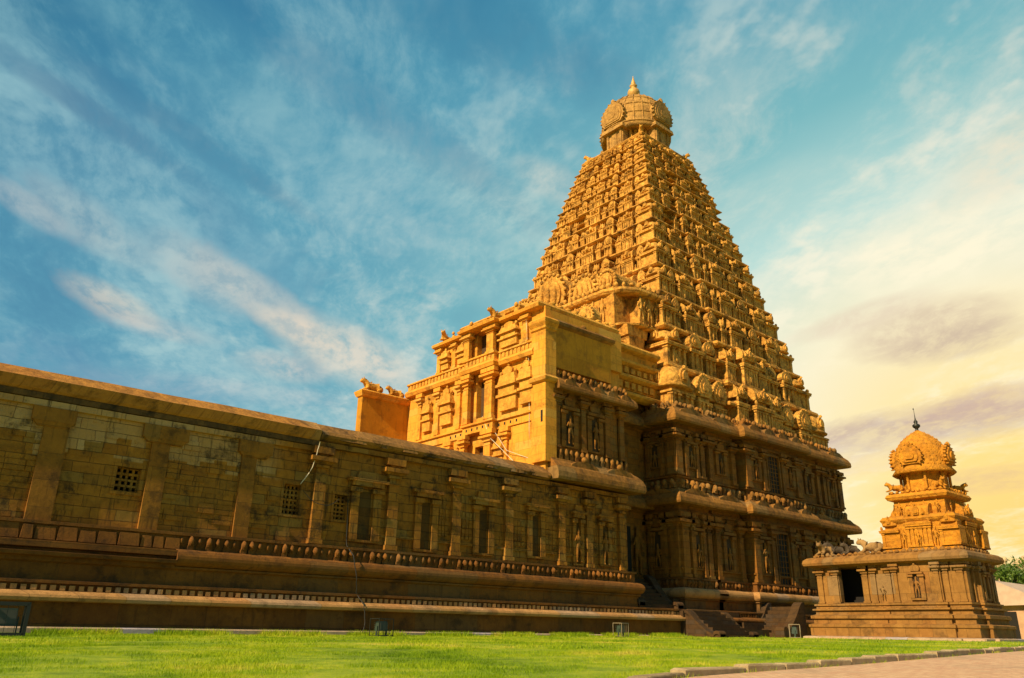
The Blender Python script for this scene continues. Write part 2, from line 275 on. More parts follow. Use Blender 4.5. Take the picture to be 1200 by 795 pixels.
# ------------------------------------------------------------------ mesh builder
class MB:
    def __init__(s): s.v = []; s.f = []; s.T = None; s.smooth = set()
    def at(s, T): s.T = T; return s           # T maps (u, out, z) to world
    def add(s, vs, fs, smooth=False):
        o = len(s.v)
        s.v += [s.T(*p) for p in vs] if s.T else [tuple(p) for p in vs]
        b = len(s.f)
        s.f += [tuple(i + o for i in f) for f in fs]
        if smooth: s.smooth.update(range(b, len(s.f)))
        return s
    def box(s, x0, x1, y0, y1, z0, z1, tx=0., ty=0.):
        """box; tx, ty pull the top in"""
        vs = [(x0, y0, z0), (x1, y0, z0), (x1, y1, z0), (x0, y1, z0), (x0 + tx, y0 + ty, z1), (x1 - tx, y0 + ty, z1), (x1 - tx, y1 - ty, z1), (x0 + tx, y1 - ty, z1)]
        return s.add(vs, [(0, 3, 2, 1), (4, 5, 6, 7), (0, 1, 5, 4), (1, 2, 6, 5), (2, 3, 7, 6), (3, 0, 4, 7)])
    def lathe(s, cx, cy, prof, n=12, sq=0., rot=0., smooth=True, caps=True):
        """profile (r, z); sq>0 squares the plan"""
        vs = []
        for r, z in prof:
            for k in range(n):
                a = 2 * pi * k / n + rot; c, d = cos(a), sin(a)
                q = r
                if sq: q = r / (abs(c) ** sq + abs(d) ** sq) ** (1 / sq)
                vs.append((cx + q * c, cy + q * d, z))
        fs = []
        for i in range(len(prof) - 1):
            for k in range(n):
                a, b = i * n + k, i * n + (k + 1) % n
                fs.append((a, b, b + n, a + n))
        if caps: fs += [tuple(range(n - 1, -1, -1)), tuple(range((len(prof) - 1) * n, len(prof) * n))]
        return s.add(vs, fs, smooth)
    def tube(s, pts, r, n=6):
        pts = [np.array(p, float) for p in pts]; vs = []; fs = []
        for i, p in enumerate(pts):
            d = pts[min(i + 1, len(pts) - 1)] - pts[max(i - 1, 0)]; d /= np.linalg.norm(d) + 1e-9
            a = np.cross(d, V(0, 0, 1)) if abs(d[2]) < .9 else np.cross(d, V(1, 0, 0)); a /= np.linalg.norm(a); b = np.cross(d, a)
            rr = r[i] if isinstance(r, (list, tuple)) else r
            for k in range(n): vs.append(tuple(p + rr * (a * cos(2 * pi * k / n) + b * sin(2 * pi * k / n))))
        for i in range(len(pts) - 1):
            for k in range(n):
                q, w = i * n + k, i * n + (k + 1) % n; fs.append((q, w, w + n, q + n))
        fs += [tuple(range(n)), tuple(range((len(pts) - 1) * n, len(pts) * n))]
        return s.add(vs, fs, True)
    def extr(s, poly, y0, y1, bevel=0.):
        """polygon in (x, z), extruded along y (out)"""
        n = len(poly); vs = [(x, y0, z) for x, z in poly] + [(x, y1, z) for x, z in poly]
        fs = [tuple(range(n)), tuple(range(2 * n - 1, n - 1, -1))] + [(i, i + n, (i + 1) % n + n, (i + 1) % n) for i in range(n)]
        return s.add(vs, fs)
    def lump(s, x, y, z, rx, ry, rz, n=6):
        prof = [(.55, -.85), (.95, -.45), (1., .1), (.75, .6), (.3, .95)]
        vs = []
        for r, q in prof:
            for k in range(n):
                a = 2 * pi * k / n; vs.append((x + rx * r * cos(a), y + ry * r * sin(a), z + rz * q))
        fs = [(i * n + k, i * n + (k + 1) % n, (i + 1) * n + (k + 1) % n, (i + 1) * n + k) for i in range(len(prof) - 1) for k in range(n)]
        fs += [tuple(range((len(prof) - 1) * n, len(prof) * n))]
        return s.add(vs, fs, True)
    def sweep(s, path, prof, closed=False, inner=-.4, smooth=False, jitter=0.):
        """sweep the profile [(out, z)] along a path of (x, y); out is to the right of travel, corners mitred"""
        p = [np.array(q, float) for q in path]; n = len(p); offs = []
        for i in range(n):
            a = p[i] - p[i - 1] if (closed or i > 0) else p[1] - p[0]
            b = p[(i + 1) % n] - p[i] if (closed or i < n - 1) else p[-1] - p[-2]
            a /= np.linalg.norm(a); b /= np.linalg.norm(b)
            na, nb = V(a[1], -a[0]), V(b[1], -b[0]); m = na + nb; L = np.linalg.norm(m)
            if L < 1e-6: m = na; k = 1
            else: m /= L; k = 1 / max(.3, m @ na)
            offs.append(m * k)
        full = list(prof) + [(inner, prof[-1][1]), (inner, prof[0][1])]; k = len(full); vs = []
        for q, o in zip(p, offs):
            jz = ru(-jitter, jitter)
            for (d, z) in full: vs.append((q[0] + o[0] * d, q[1] + o[1] * d, z + jz))
        fs = []
        for i in range(n if closed else n - 1):
            for j in range(k):
                a, b = i * k + j, i * k + (j + 1) % k; c_, d_ = ((i + 1) % n) * k + (j + 1) % k, ((i + 1) % n) * k + j
                fs.append((a, d_, c_, b))
        if not closed: fs += [tuple(range(k)), tuple(range(n * k - 1, (n - 1) * k - 1, -1))]
        return s.add(vs, fs, smooth)
    def proto(s, P, x, y, z, sx, sy, sz, c=1., d=0.):
        """stamp another builder scaled and turned"""
        vs = [(x + sx * a * c - sy * b * d, y + sx * a * d + sy * b * c, z + sz * q) for a, b, q in P.v]
        return s.add(vs, P.f)
    def mesh(s, name, mat, off=(0, 0, 0)):
        me = bpy.data.meshes.new(name); vs = [(a - off[0], b - off[1], c - off[2]) for a, b, c in s.v]
        me.from_pydata(vs, [], s.f); me.materials.append(mat)
        if s.smooth:
            fl = np.zeros(len(me.polygons), bool); fl[list(s.smooth)] = True; me.polygons.foreach_set('use_smooth', fl)
        me.update(); return me
    def build(s, name, mat, parent=None, stuff=False, label=None):
        if not s.v: return None
        off = ROOT.get(parent.name, (0, 0, 0)) if parent else (0, 0, 0)
        o = bpy.data.objects.new(name, s.mesh(name, mat, off)); COL.objects.link(o)
        if parent: o.parent = parent; ROOT[o.name] = off
        if stuff: o['kind'] = 'stuff'
        if label: o['label'] = label
        return o
ROOT = {}
def tag(o, label, cat, group=None):
    o['label'] = label; o['category'] = cat
    if group: o['group'] = group
    return o
def thing(name, loc, label, cat, group=None):
    o = bpy.data.objects.new(name, None); COL.objects.link(o); o.location = loc; o.empty_display_size = .3
    ROOT[o.name] = tuple(loc); return tag(o, label, cat, group)
def struct(name, mb, mat):
    o = mb.build(name, mat); o['kind'] = 'structure'; return o
def part(name, me, parent, loc, rz=0., sc=(1, 1, 1), label=None):
    off = ROOT[parent.name]; o = bpy.data.objects.new(name, me); COL.objects.link(o); o.parent = parent
    o.location = (loc[0] - off[0], loc[1] - off[1], loc[2] - off[2]); o.rotation_euler = (0, 0, rz); o.scale = sc
    if label: o['label'] = label
    return o
def north(Y):   # wall plane facing -Y; u = X
    return lambda u, v, z: (u, Y - v, z)
def east(X):    # wall plane facing -X; u = Y
    return lambda u, v, z: (X - v, u, z)
def west(X): return lambda u, v, z: (X + v, u, z)
def south(Y): return lambda u, v, z: (u, Y + v, z)

def kap(z0, h, d):        # curved kapota eave profile
    return [(0, z0), (d * .55, z0 + .02 * h), (d * .94, z0 + .0 * h), (d, z0 + .12 * h), (d * .98, z0 + .34 * h), (d * .84, z0 + .58 * h), (d * .6, z0 + .78 * h), (d * .36, z0 + .9 * h), (d * .3, z0 + 1. * h)]
def torus(zc, r, d, n=9):
    return [(d, zc - r)] + [(d + r * cos(a), zc + r * sin(a)) for a in [(-pi / 2 + pi * k / n) for k in range(1, n)]] + [(d, zc + r)]
def seglen(path):
    for a, b in zip(path[:-1], path[1:]):
        a, b = np.array(a, float), np.array(b, float); L = np.linalg.norm(b - a); yield a, (b - a) / L, L
def frieze(mb, path, z0, z1, d, step, mode='yali'):
    """row of little carved lumps along a path"""
    for a, t_, L in seglen(path):
        nrm = V(t_[1], -t_[0]); n = max(1, int(L / step))
        for i in range(n):
            s = (i + .5) * L / n; p = a + t_ * s
            T = (lambda p, t_, nrm: (lambda u, v, z: (p[0] + t_[0] * u + nrm[0] * v, p[1] + t_[1] * u + nrm[1] * v, z)))(p, t_, nrm)
            mb.at(T); w = L / n * .5; h = z1 - z0; q = ru(.85, 1.1)
            if mode == 'yali':
                dd = d * ru(.65, 1.08); ww = w * ru(.60, .78); zt = z0 + h * ru(.80, 1.0); k = ru(-.08, .08) * w
                mb.box(k - ww, k + ww, -.2, dd * .72, z0, z0 + h * .3)
                mb.box(k - ww * .8, k + ww * .8, -.2, dd * .82, z0 + h * .3, z0 + h * .62, .02, .03)
                mb.lump(k, dd * .55, z0 + h * .62, ww * .85, dd * .5, (zt - z0) * .38, 6)
            elif mode == 'dentil':
                mb.box(-w * ru(.5, .66), w * ru(.5, .66), -.1, d * ru(.93, 1.0), z0, z1 - (z1 - z0) * ru(0, .15))
            elif mode == 'kudu':
                P = [(w * .8 * cos(a), h * .42 + h * .45 * sin(a)) for a in [(-.6 + k * (pi + 1.2) / 8) for k in range(9)]]
                mb.extr([(x, z0 + z) for x, z in P], -.2, d); mb.lump(0, d * .8, z0 + h * .95, w * .18, .12, h * .18, 5)
            elif mode == 'crest':
                mb.lump(0, ru(-.05, .05), z0 + h * .4, w * ru(.5, .9), d * .8, h * ru(.3, .6), 5)
    mb.T = None

def pilaster(mb, u, z0, z1, w=.55, d=.22, cap=1.0):
    h = z1 - z0
    mb.box(u - w * .62, u + w * .62, -.1, d * 1.25, z0, z0 + h * .05)
    mb.box(u - w * .5, u + w * .5, -.1, d, z0 + h * .05, z0 + h * .70)
    mb.box(u - w * .56, u + w * .56, -.1, d * 1.15, z0 + h * .70, z0 + h * .72)
    mb.box(u - w * .44, u + w * .44, -.1, d * .8, z0 + h * .72, z0 + h * .775)
    mb.box(u - w * .62, u + w * .62, -.1, d * 1.35, z0 + h * .775, z0 + h * .80, -.0, 0)
    mb.box(u - w * .50 * cap, u + w * .50 * cap, -.1, d * 1.15, z0 + h * .80, z0 + h * .84, -w * .35 * cap, -.12)
    mb.box(u - w * .95 * cap, u + w * .95 * cap, -.1, d * 2.1, z0 + h * .84, z0 + h * .885)
    mb.box(u - w * .5, u + w * .5, -.1, d * 1.1, z0 + h * .885, z0 + h * .92)
    mb.box(u - w * .95, u + w * .95, -.1, d * 1.6, z0 + h * .92, z0 + h * 1.0, 0, 0)
def arch_poly(w, h, n=11):
    return [(w * cos(a) * (1 + .12 * abs(sin(2 * a))), h * .45 + h * .5 * sin(a) * (1.08 if sin(a) > .9 else 1)) for a in [(-.75 + k * (pi + 1.5) / (n - 1)) for k in range(n)]]
def niche_part(T, u, z0, z1, w, parent, mat, back):
    mb = MB().at(T); dk = MB().at(T); niche(mb, dk, u, z0, z1, w); o = mb.build('niche', mat, parent); dk.build('niche_back', back, o); return o
def niche(mb, dark, u, z0, z1, w=1.1, deep=True, top='arch'):
    """framed niche: dark slab painted as the recess shade, two slim pilasters, lintel, little gable over"""
    h = z1 - z0; q = .16 * w / 1.1 + .04
    for sgn in (-1, 1):
        mb.box(u + sgn * w * .5 - q, u + sgn * w * .5 + q, -.1, .16, z0, z0 + h * .62)
        mb.box(u + sgn * w * .5 - q * 1.5, u + sgn * w * .5 + q * 1.5, -.1, .26, z0 + h * .62, z0 + h * .68)
    mb.box(u - w * .72, u + w * .72, -.1, .30, z0 + h * .70, z0 + h * .76, .03, .0)
    mb.box(u - w * .66, u + w * .66, -.1, .14, z0 - .12, z0)
    if top == 'arch':
        mb.extr([(u + x, z0 + h * .76 + z) for x, z in arch_poly(w * .42, h * .22)], -.05, .16)
        mb.lump(u, .12, z0 + h * .99, w * .12, .1, h * .05, 5)
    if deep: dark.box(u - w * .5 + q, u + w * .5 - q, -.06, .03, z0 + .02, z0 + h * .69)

# ------------------------------------------------------------------ figures and animals (one skinned surface each)
def skin_mesh(name, pts, edges, radii, mat, root=0, sub=1, extra=None):
    me = bpy.data.meshes.new(name); me.from_pydata(pts, edges, []); o = bpy.data.objects.new(name, me); COL.objects.link(o)
    md = o.modifiers.new('skin', 'SKIN'); md.use_smooth_shade = True
    for i, r in enumerate(radii):
        rr = r if isinstance(r, tuple) else (r, r)
        me.skin_vertices[0].data[i].radius = rr; me.skin_vertices[0].data[i].use_root = (i == root)
    sb = o.modifiers.new('sub', 'SUBSURF'); sb.levels = sub; sb.render_levels = sub
    dg = bpy.context.evaluated_depsgraph_get(); ev = o.evaluated_get(dg)
    out = bpy.data.meshes.new_from_object(ev); out.name = name; out.materials.clear(); out.materials.append(mat)
    bpy.data.objects.remove(o); bpy.data.meshes.remove(me); return out
def figure_mesh(name, mat, club=False, mirror=1):
    m = mirror
    P = [(0, 0, .98), (0.03 * m, .02, 1.18), (0.02 * m, .03, 1.42), (0, .02, 1.56), (0, .03, 1.68), (0, .02, 1.84), (0, .01, 2.02),
         (.22, .02, 1.46), (.36, .06, 1.22), (.30, .2, 1.44), (.30, .22, 1.56),
         (-.22, .02, 1.46), (-.38, .04, 1.20), (-.24, .14, 1.02),
         (.12, .02, .92), (.17, .10, .52), (.15, .02, .10), (.19, .16, .05),
         (-.12, .02, .92), (-.20, .06, .52), (-.19, .0, .10), (-.24, .14, .05)]
    E_ = [(0, 1), (1, 2), (2, 3), (3, 4), (4, 5), (5, 6), (2, 7), (7, 8), (8, 9), (9, 10), (2, 11), (11, 12), (12, 13), (0, 14), (14, 15), (15, 16), (16, 17), (0, 18), (18, 19), (19, 20), (20, 21)]
    Rd = [.17, .14, .19, .08, .12, .11, .05, .08, .06, .05, .045, .08, .06, .05, .12, .085, .055, .05, .12, .085, .055, .05]
    P = [(x * m, y, z) for x, y, z in P]
    return skin_mesh(name, P, E_, Rd, mat)
def bull_mesh(name, mat):
    # resting bull, head towards +x, length about 2
    P = [(-.1, 0, .40), (-.55, 0, .44), (-.88, 0, .36), (.30, 0, .46), (.42, 0, .74), (.55, 0, .62), (.78, 0, .88), (1.02, 0, .90), (1.26, 0, .74),
         (.55, .2, .26), (.85, .24, .10), (1.1, .22, .07), (.55, -.2, .26), (.85, -.24, .10), (1.1, -.22, .07),
         (-.60, .28, .24), (-.25, .42, .12), (-.5, .46, .07), (-.60, -.28, .24), (-.25, -.42, .12), (-.5, -.46, .07),
         (.98, .14, 1.02), (.98, .2, 1.16), (.98, -.14, 1.02), (.98, -.2, 1.16), (-1.0, .0, .2)]
    E_ = [(0, 1), (1, 2), (0, 3), (3, 4), (3, 5), (5, 6), (6, 7), (7, 8), (5, 9), (9, 10), (10, 11), (5, 12), (12, 13), (13, 14), (1, 15), (15, 16), (16, 17), (1, 18), (18, 19), (19, 20), (7, 21), (21, 22), (7, 23), (23, 24), (2, 25)]
    Rd = [.36, .37, .24, .37, .20, .30, .21, .20, .12, .14, .10, .07, .14, .10, .07, .17, .12, .08, .17, .12, .08, .05, .03, .05, .03, .05]
    return skin_mesh(name, P, E_, Rd, mat)
FIG_L = figure_mesh('niche_figure', M_LOW); FIG_U = figure_mesh('tower_figure', M_TOW2, mirror=-1); FIG_G = figure_mesh('gold_figure', M_GOLD2); FIG_S = figure_mesh('shrine_figure', M_SHR)
BULL_P = bull_mesh('bull_pale', M_PALE); BULL_D = bull_mesh('bull_dark', M_DARKST); BULL_O = bull_mesh('bull_ochre', M_SHRT); BULL_G = bull_mesh('bull_gold', M_GOLD2)
def mesh_proto(me):
    b = MB(); b.v = [tuple(v.co) for v in me.vertices]; b.f = [tuple(p.vertices) for p in me.polygons]; return b
FP = mesh_proto(FIG_U)

# ------------------------------------------------------------------ ground
def gz(x, y):
    d = sqrt(x * x + y * y); a = min(1, max(0, (d - 7) / 22)); a = a * a * (3 - 2 * a); b = min(1, max(0, (d - 34) / 26))
    return -.78 + .38 * a + .22 * b
def ground():
    mb = MB(); xs = sorted(set([-1500, -600, -250, -120] + list(range(-80, 0, 8)) + [i * 1.5 for i in range(0, 75)] + [120, 150, 220, 400, 800, 1500]))
    ys = sorted(set([-900, -400, -150, -60, -20] + [i * 1.5 for i in range(-8, 60)] + [100, 150, 250, 500, 1000, 2000]))
    for y in ys:
        for x in xs:
            k = .03 * sin(x * .9 + y * .4) * sin(y * 1.1 - x * .3) if abs(x) < 100 and abs(y) < 80 else 0
            mb.v.append((x, y, gz(x, y) + k))
    n = len(xs)
    for j in range(len(ys) - 1):
        for i in range(n - 1): mb.f.append((j * n + i, j * n + i + 1, (j + 1) * n + i + 1, (j + 1) * n + i)); mb.smooth.add(len(mb.f) - 1)
    return struct('ground', mb, M_GRASS)
ground()
# kerb line (far side of the paving), measured points
KERB = [(8.9, 7.45), (9.6, 7.95), (11.1, 8.45), (12.9, 8.5), (16.4, 8.4), (20.7, 8.5), (24.5, 8.8), (30, 9.7), (41, 11.3), (60, 14), (90, 18)]
def kerb_paving():
    mb = MB()
    for a, t_, L in seglen(KERB):
        n = max(1, int(L / 1.05)); nrm = V(-t_[1], t_[0])
        for i in range(n):
            p, q = a + t_ * (i * L / n + .015), a + t_ * ((i + 1) * L / n - .02); z = gz(*p); hh = .17 + ru(-.025, .02); o = ru(-.02, .02)
            c = [p, q, q + nrm * .30, p + nrm * .30]; c = [k + nrm * o for k in c]
            b = .025; mid = sum(c) / 4
            vs = [(k[0], k[1], z - .3) for k in c] + [(k[0], k[1], z + hh - b) for k in c] + [(k[0] + (mid - k)[0] * .1, k[1] + (mid - k)[1] * .1, z + hh + ru(-.008, .008)) for k in c]
            mb.add(vs, [(0, 3, 2, 1)] + [(i_, (i_ + 1) % 4, (i_ + 1) % 4 + 4, i_ + 4) for i_ in range(4)] + [(i_ + 4, (i_ + 1) % 4 + 4, (i_ + 1) % 4 + 8, i_ + 8) for i_ in range(4)] + [(8, 9, 10, 11)])
    struct('kerb', mb, M_KERB)
    pv = MB(); rows = [0, -.6, -1.5, -3, -6, -12, -30]
    for (x, y) in KERB:
        for r in rows: pv.v.append((x + -r * .15, y + r, gz(x - r * .15, y + r) + .045))
    n = len(rows)
    for j in range(len(KERB) - 1):
        for i in range(n - 1): pv.f.append((j * n + i, j * n + i + 1, (j + 1) * n + i + 1, (j + 1) * n + i))
    struct('paving', pv, M_PAVE)
kerb_paving()
def kerb_y(x):
    xs = [k[0] for k in KERB]; ys = [k[1] for k in KERB]; return np.interp(x, xs, ys)
def grass():
    rng = np.random.default_rng(3); pts = []
    # density falls with distance; only on the lawn beyond the kerb line
    def fill(n, d0, d1, hgt, wid):
        a = rng.uniform(radians(49 - 36), radians(49 + 36), n); d = np.sqrt(rng.uniform(d0 * d0, d1 * d1, n))
        x, y = d * np.cos(a), d * np.sin(a)
        ok = (y < 35.7) & ((y > np.interp(x, [k[0] for k in KERB], [k[1] for k in KERB]) + .28) | (x < 8.8)) & ~((x > 56.8) & (y > 19.4))
        x, y = x[ok], y[ok]; k = len(x)
        clump = .6 + .8 * (np.sin(x * 1.7 + 2 * np.sin(y * .9)) * np.sin(y * 2.1 + np.sin(x * 1.3)) > .2) * rng.uniform(.3, 1, k)
        return x, y, hgt * rng.uniform(.5, 1.25, k) * clump, wid * rng.uniform(.7, 1.3, k)
    X, Y, H, Wd = [np.concatenate(q) for q in zip(fill(160000, 6.5, 14, .045, .006), fill(130000, 14, 24, .05, .010), fill(110000, 24, 45, .06, .018), fill(26000, 45, 70, .08, .03))]
    # taller tufts against the wall foot and kerb
    n = 26000; xa = rng.uniform(2, 55, n); ya = 35.85 - rng.exponential(.30, n) ; 
    X = np.concatenate([X, xa]); Y = np.concatenate([Y, ya]); H = np.concatenate([H, .15 * rng.uniform(.3, 1.5, n) * (.4 + (np.sin(xa * 2.1) * np.sin(xa * .7) > 0))]); Wd = np.concatenate([Wd, np.full(n, .02)])
    n = 9000; s = rng.uniform(9.2, 45, n); ky = np.interp(s, [k[0] for k in KERB], [k[1] for k in KERB]); side = np.where(rng.random(n) < .75, .34, -.03)
    X = np.concatenate([X, s]); Y = np.concatenate([Y, ky + side + rng.normal(0, .03, n)]); H = np.concatenate([H, .10 * rng.uniform(.3, 1.4, n) * (np.sin(s * 3) > -.2)]); Wd = np.concatenate([Wd, np.full(n, .009)])
    d = np.hypot(X, Y); a = np.clip((d - 7) / 22, 0, 1); a = a * a * (3 - 2 * a); b = np.clip((d - 34) / 26, 0, 1); Z = -.78 + .38 * a + .22 * b - .035
    N = len(X); th = rng.uniform(0, 2 * pi, N); le = rng.normal(0, .45, (N, 2)) * H[:, None]
    co = np.zeros((N, 3, 3), np.float32)
    co[:, 0] = np.stack([X - Wd * np.cos(th), Y - Wd * np.sin(th), Z], 1); co[:, 1] = np.stack([X + Wd * np.cos(th), Y + Wd * np.sin(th), Z], 1)
    co[:, 2] = np.stack([X + le[:, 0], Y + le[:, 1], Z + H + .035], 1)
    me = bpy.data.meshes.new('grass'); me.vertices.add(3 * N); me.vertices.foreach_set('co', co.ravel()); me.loops.add(3 * N); me.loops.foreach_set('vertex_index', np.arange(3 * N, dtype=np.int32))
    me.polygons.add(N); me.polygons.foreach_set('loop_start', np.arange(0, 3 * N, 3, dtype=np.int32)); me.update(calc_edges=True); me.materials.append(M_BLADE)
    o = bpy.data.objects.new('grass', me); COL.objects.link(o); o['kind'] = 'stuff'; tag(o, 'bright green short lawn grass in front of the temple', 'grass')
grass()

# ------------------------------------------------------------------ the long pillared hall (north wall in plane Y=37)
YW = 37.0
def base_profile(mb_dict, path, dz=0., closed=False, low=True, hi=True):
    """stacked base mouldings shared by hall and tower, path is the wall line"""
    if low:
        mb_dict['foot'].sweep(path, [(1.22, -.75), (1.22, -.16), (1.16, -.12), (.8, -.10)], closed, inner=.3)
        mb_dict['base'].sweep(path, [(.78, -.75), (.78, .82), (.84, .86), (.6, .88)], closed, inner=.1)
        mb_dict['ledge'].sweep(path, [(.7, .80), (1.06, .84), (1.10, .96), (1.06, 1.06), (.82, 1.20), (.6, 1.22)], closed, inner=.1)
        mb_dict['base'].sweep(path, [(.60, 1.2), (.60, 1.47), (.74, 1.49), (.74, 1.60), (.5, 1.63)], closed, inner=.0)
        frieze(mb_dict['dent'], path if not closed else list(path) + [path[0]], 1.23, 1.44, .74, .34, 'dentil')
    if hi:
        mb_dict['base'].sweep(path, [(.44, 1.5), (.44, 2.26), (.56, 2.32), (.56, 2.40), (.3, 2.42)], closed, inner=-.2)
        mb_dict['tor'].sweep(path, torus(2.78, .37, .42), closed, inner=-.1, smooth=False)
        mb_dict['base'].sweep(path, [(.3, 3.1), (.3, 3.72), (.40, 3.74), (.40, 3.86), (.05, 3.90)], closed, inner=-.3)
        frieze(mb_dict['fri'], path if not closed else list(path) + [path[0]], 3.14, 3.76, .60, .40, 'yali')
hall = thing('pillared_hall', (-14, YW, -.4), 'long low dark granite hall with barred windows, running left from the tower', 'temple hall')
def build_hall():
    D_ = {k: MB() for k in ('foot', 'base', 'ledge', 'dent', 'tor', 'fri')}
    path = [(-16, YW), (42.9, YW), (42.9, 40.6)]
    base_profile(D_, [(12.6, YW)] + path[1:], low=False)
    D_['base'].sweep([(-16, YW), (12.6, YW)], [(.44, 1.5), (.44, 2.26), (.56, 2.32), (.56, 2.48), (.78, 2.52), (.80, 2.66), (.45, 2.7), (.42, 2.8), (.66, 2.84), (.66, 3.08), (.3, 3.12), (.3, 3.72), (.4, 3.74), (.4, 3.86), (.05, 3.9)], inner=-.3)
    u = -15.9
    while u < 12.5:
        wd_ = ru(.35, 1.0); q = D_['fri'].at(north(YW)); q.box(u, u + wd_, .2, ru(.40, .50), 3.14, ru(3.6, 3.74), .04, .05); u += wd_ + .06
    D_['fri'].T = None
    # podium runs on under the stair and antechamber
    base_profile(D_, [(-16, YW), (47.4, YW), (47.4, 39)], hi=False)
    D_['foot'].build('footing', M_STRIP, hall); D_['base'].build('plinth', M_BASE, hall); D_['ledge'].build('ledge', M_LEDGE, hall)
    D_['dent'].build('dentil_row', M_LEDGE, hall); D_['tor'].build('torus_moulding', M_BASE, hall); D_['fri'].build('lion_frieze', M_BASE, hall)
    w = MB(); HX = 42.9
    # wall with real window openings
    holes = [(9.75, 10.72, 5.4, 6.42), (17.5, 18.35, 5.2, 6.65), (20.3, 21.0, 5.2, 6.45), (25.78, 26.28, 4.15, 6.0)]
    xs = sorted(set([-16, HX] + [h[0] for h in holes] + [h[1] for h in holes]))
    for a, b in zip(xs[:-1], xs[1:]):
        hs = [h for h in holes if h[0] <= a + 1e-6 and h[1] >= b - 1e-6]
        if hs: h = hs[0]; w.box(a, b, YW, YW + .8, 3.85, h[2]); w.box(a, b, YW, YW + .8, h[3], 9.0)
        else: w.box(a, b, YW, YW + .8, 3.85, 9.0)
    w.box(-16, HX, YW + .82, 64, 1.4, 9.3)   # body behind
    w.box(HX - .8, HX, YW + .8, 64, 3.85, 9.3)
    w.build('wall', M_WALL, hall)
    T = north(YW)
    sb_ = MB(); sb_.sweep([(-16, YW), (19, YW)], [(.02, 8.74), (.19, 8.76), (.22, 8.98), (.12, 9.06)], inner=-.2); sb_.build('lichen_stained_band', stone('lichen_stained_band', (.20, .10, .03), (.05, .03, .014), stain_amt=.9, joint=.2, block=(1.4, 9.), bump=.7, carve=.2), hall)
    for h in holes[:3]:
        g = MB().at(T); nx = 4 if h[1] - h[0] > .8 else 3; nz = 4 if h[3] - h[2] < 1.2 else 6; W_ = h[1] - h[0]; H_ = h[3] - h[2]
        for i in range(nx + 1): u = h[0] + W_ * i / nx; g.box(u - .05, u + .05, -.32, -.20, h[2], h[3])
        for j in range(nz + 1): z = h[2] + H_ * j / nz; g.box(h[0], h[1], -.34, -.18, z - .05, z + .05)
        fr = MB().at(T); fr.box(h[0] - .16, h[1] + .16, -.1, .04, h[3] + .01, h[3] + .16); fr.box(h[0] - .16, h[1] + .16, -.1, .05, h[2] - .15, h[2] - .01); fr.box(h[0] - .16, h[0] - .02, -.1, .035, h[2] - .02, h[3] + .02); fr.box(h[1] + .02, h[1] + .16, -.1, .035, h[2] - .02, h[3] + .02)
        f = fr.build('window', M_WALL, hall); g.build('grille', M_WALL, f)
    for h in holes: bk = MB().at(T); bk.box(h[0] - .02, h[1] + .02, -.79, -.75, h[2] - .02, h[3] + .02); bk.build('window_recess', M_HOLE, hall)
    mr_ = MB().at(T); keep = [(h[0] - .3, h[1] + .3, h[2] - .3, h[3] + .3) for h in holes] + [(u - w_, u + w_, 3.9, 8.2) for u, w_ in ((22.1, 1.3), (26.0, 1.1), (30.1, 1.1), (34.3, 1.1), (38.0, .7), (40.6, .9))]
    for j in range(10):
        x_ = -4 + ru(0, 1); z_ = 3.92 + j * .455
        while x_ < 42.6:
            w_ = ru(.5, 1.5); a_, b_, c_, d_ = x_ + .02, min(x_ + w_, 42.6) - .02, z_ + .015, z_ + .44
            if rnd() < .45 and d_ < 8.42 and not any(a_ < k[1] and b_ > k[0] and c_ < k[3] and d_ > k[2] for k in keep): mr_.box(a_, b_, -.05, ru(.008, .05), c_, d_, .012, .0)
            x_ += w_
    mr_.build('masonry_blocks', M_WALL, hall, stuff=True)
    # wide rough pilasters with block capitals on the later masonry (left), carved ones on the right
    for (uc, wd, c0, c1) in [(-9.5, .8, -10.4, -8.6), (-4.2, .8, -5.1, -3.3), (1.6, .85, .6, 2.7), (7.1, .95, 6.1, 7.75), (11.35, .78, 10.5, 12.5), (15.5, .72, 14.9, 16.6)]:
        p = MB().at(T)
        p.box(uc - wd / 2, uc + wd / 2, -.1, .13, 3.86, 7.86, .0, 0); c = MB().at(T)
        c.box(c0, c1, -.1, .21, 7.86, 8.44, .0, .0); c.box(c0 + .25, c1 - .25, -.1, .16, 7.66, 7.86, -.2, -.04)
        o = p.build('pilaster', M_PIL, hall); c.build('capital', M_PIL, o)
    for u, wd in [(19.3, .6), (23.7, .62), (28.0, .6), (32.0, .6), (36.45, .55), (39.0, .55), (42.2, .55)]:
        p = MB().at(T); pilaster(p, u, 3.9, 8.75, wd, .24, 1.25); p.build('pilaster', M_WALL, hall)
    NICHE_SHADE = stone('shaded_niche_back', (.16, .07, .010), (.05, .022, .005), joint=.5, bump=.5)  # dark colour painted on the niche backs for the shade of a recess
    for u, wd, z0, z1 in [(22.1, 1.35, 4.3, 8.2), (26.0, 1.15, 4.1, 8.1), (30.1, 1.15, 4.2, 8.1), (34.3, 1.1, 4.3, 8.2), (38.0, .7, 4.1, 8.2), (40.6, .9, 4.2, 8.2)]:
        nm = MB().at(T); niche(nm, None, u, z0, z1, wd, deep=False, top='none')
        # sunken panel: proud jambs either side, slab over
        nm.box(u - wd * .9, u + wd * .9, -.1, .34, z0 + (z1 - z0) * .76, z0 + (z1 - z0) * .80, .0, .0)
        nm.box(u - wd * .5, u + wd * .5, -.1, .2, z0 + (z1 - z0) * .80, z0 + (z1 - z0) * .9, .1, .0)
        o = nm.build('niche', M_WALL, hall); dk = MB().at(T); q = wd * .26
        dk.box(u - q, u + q, -.1, .004, z0, z0 + (z1 - z0) * .64); dk.build('niche_back', NICHE_SHADE, o)
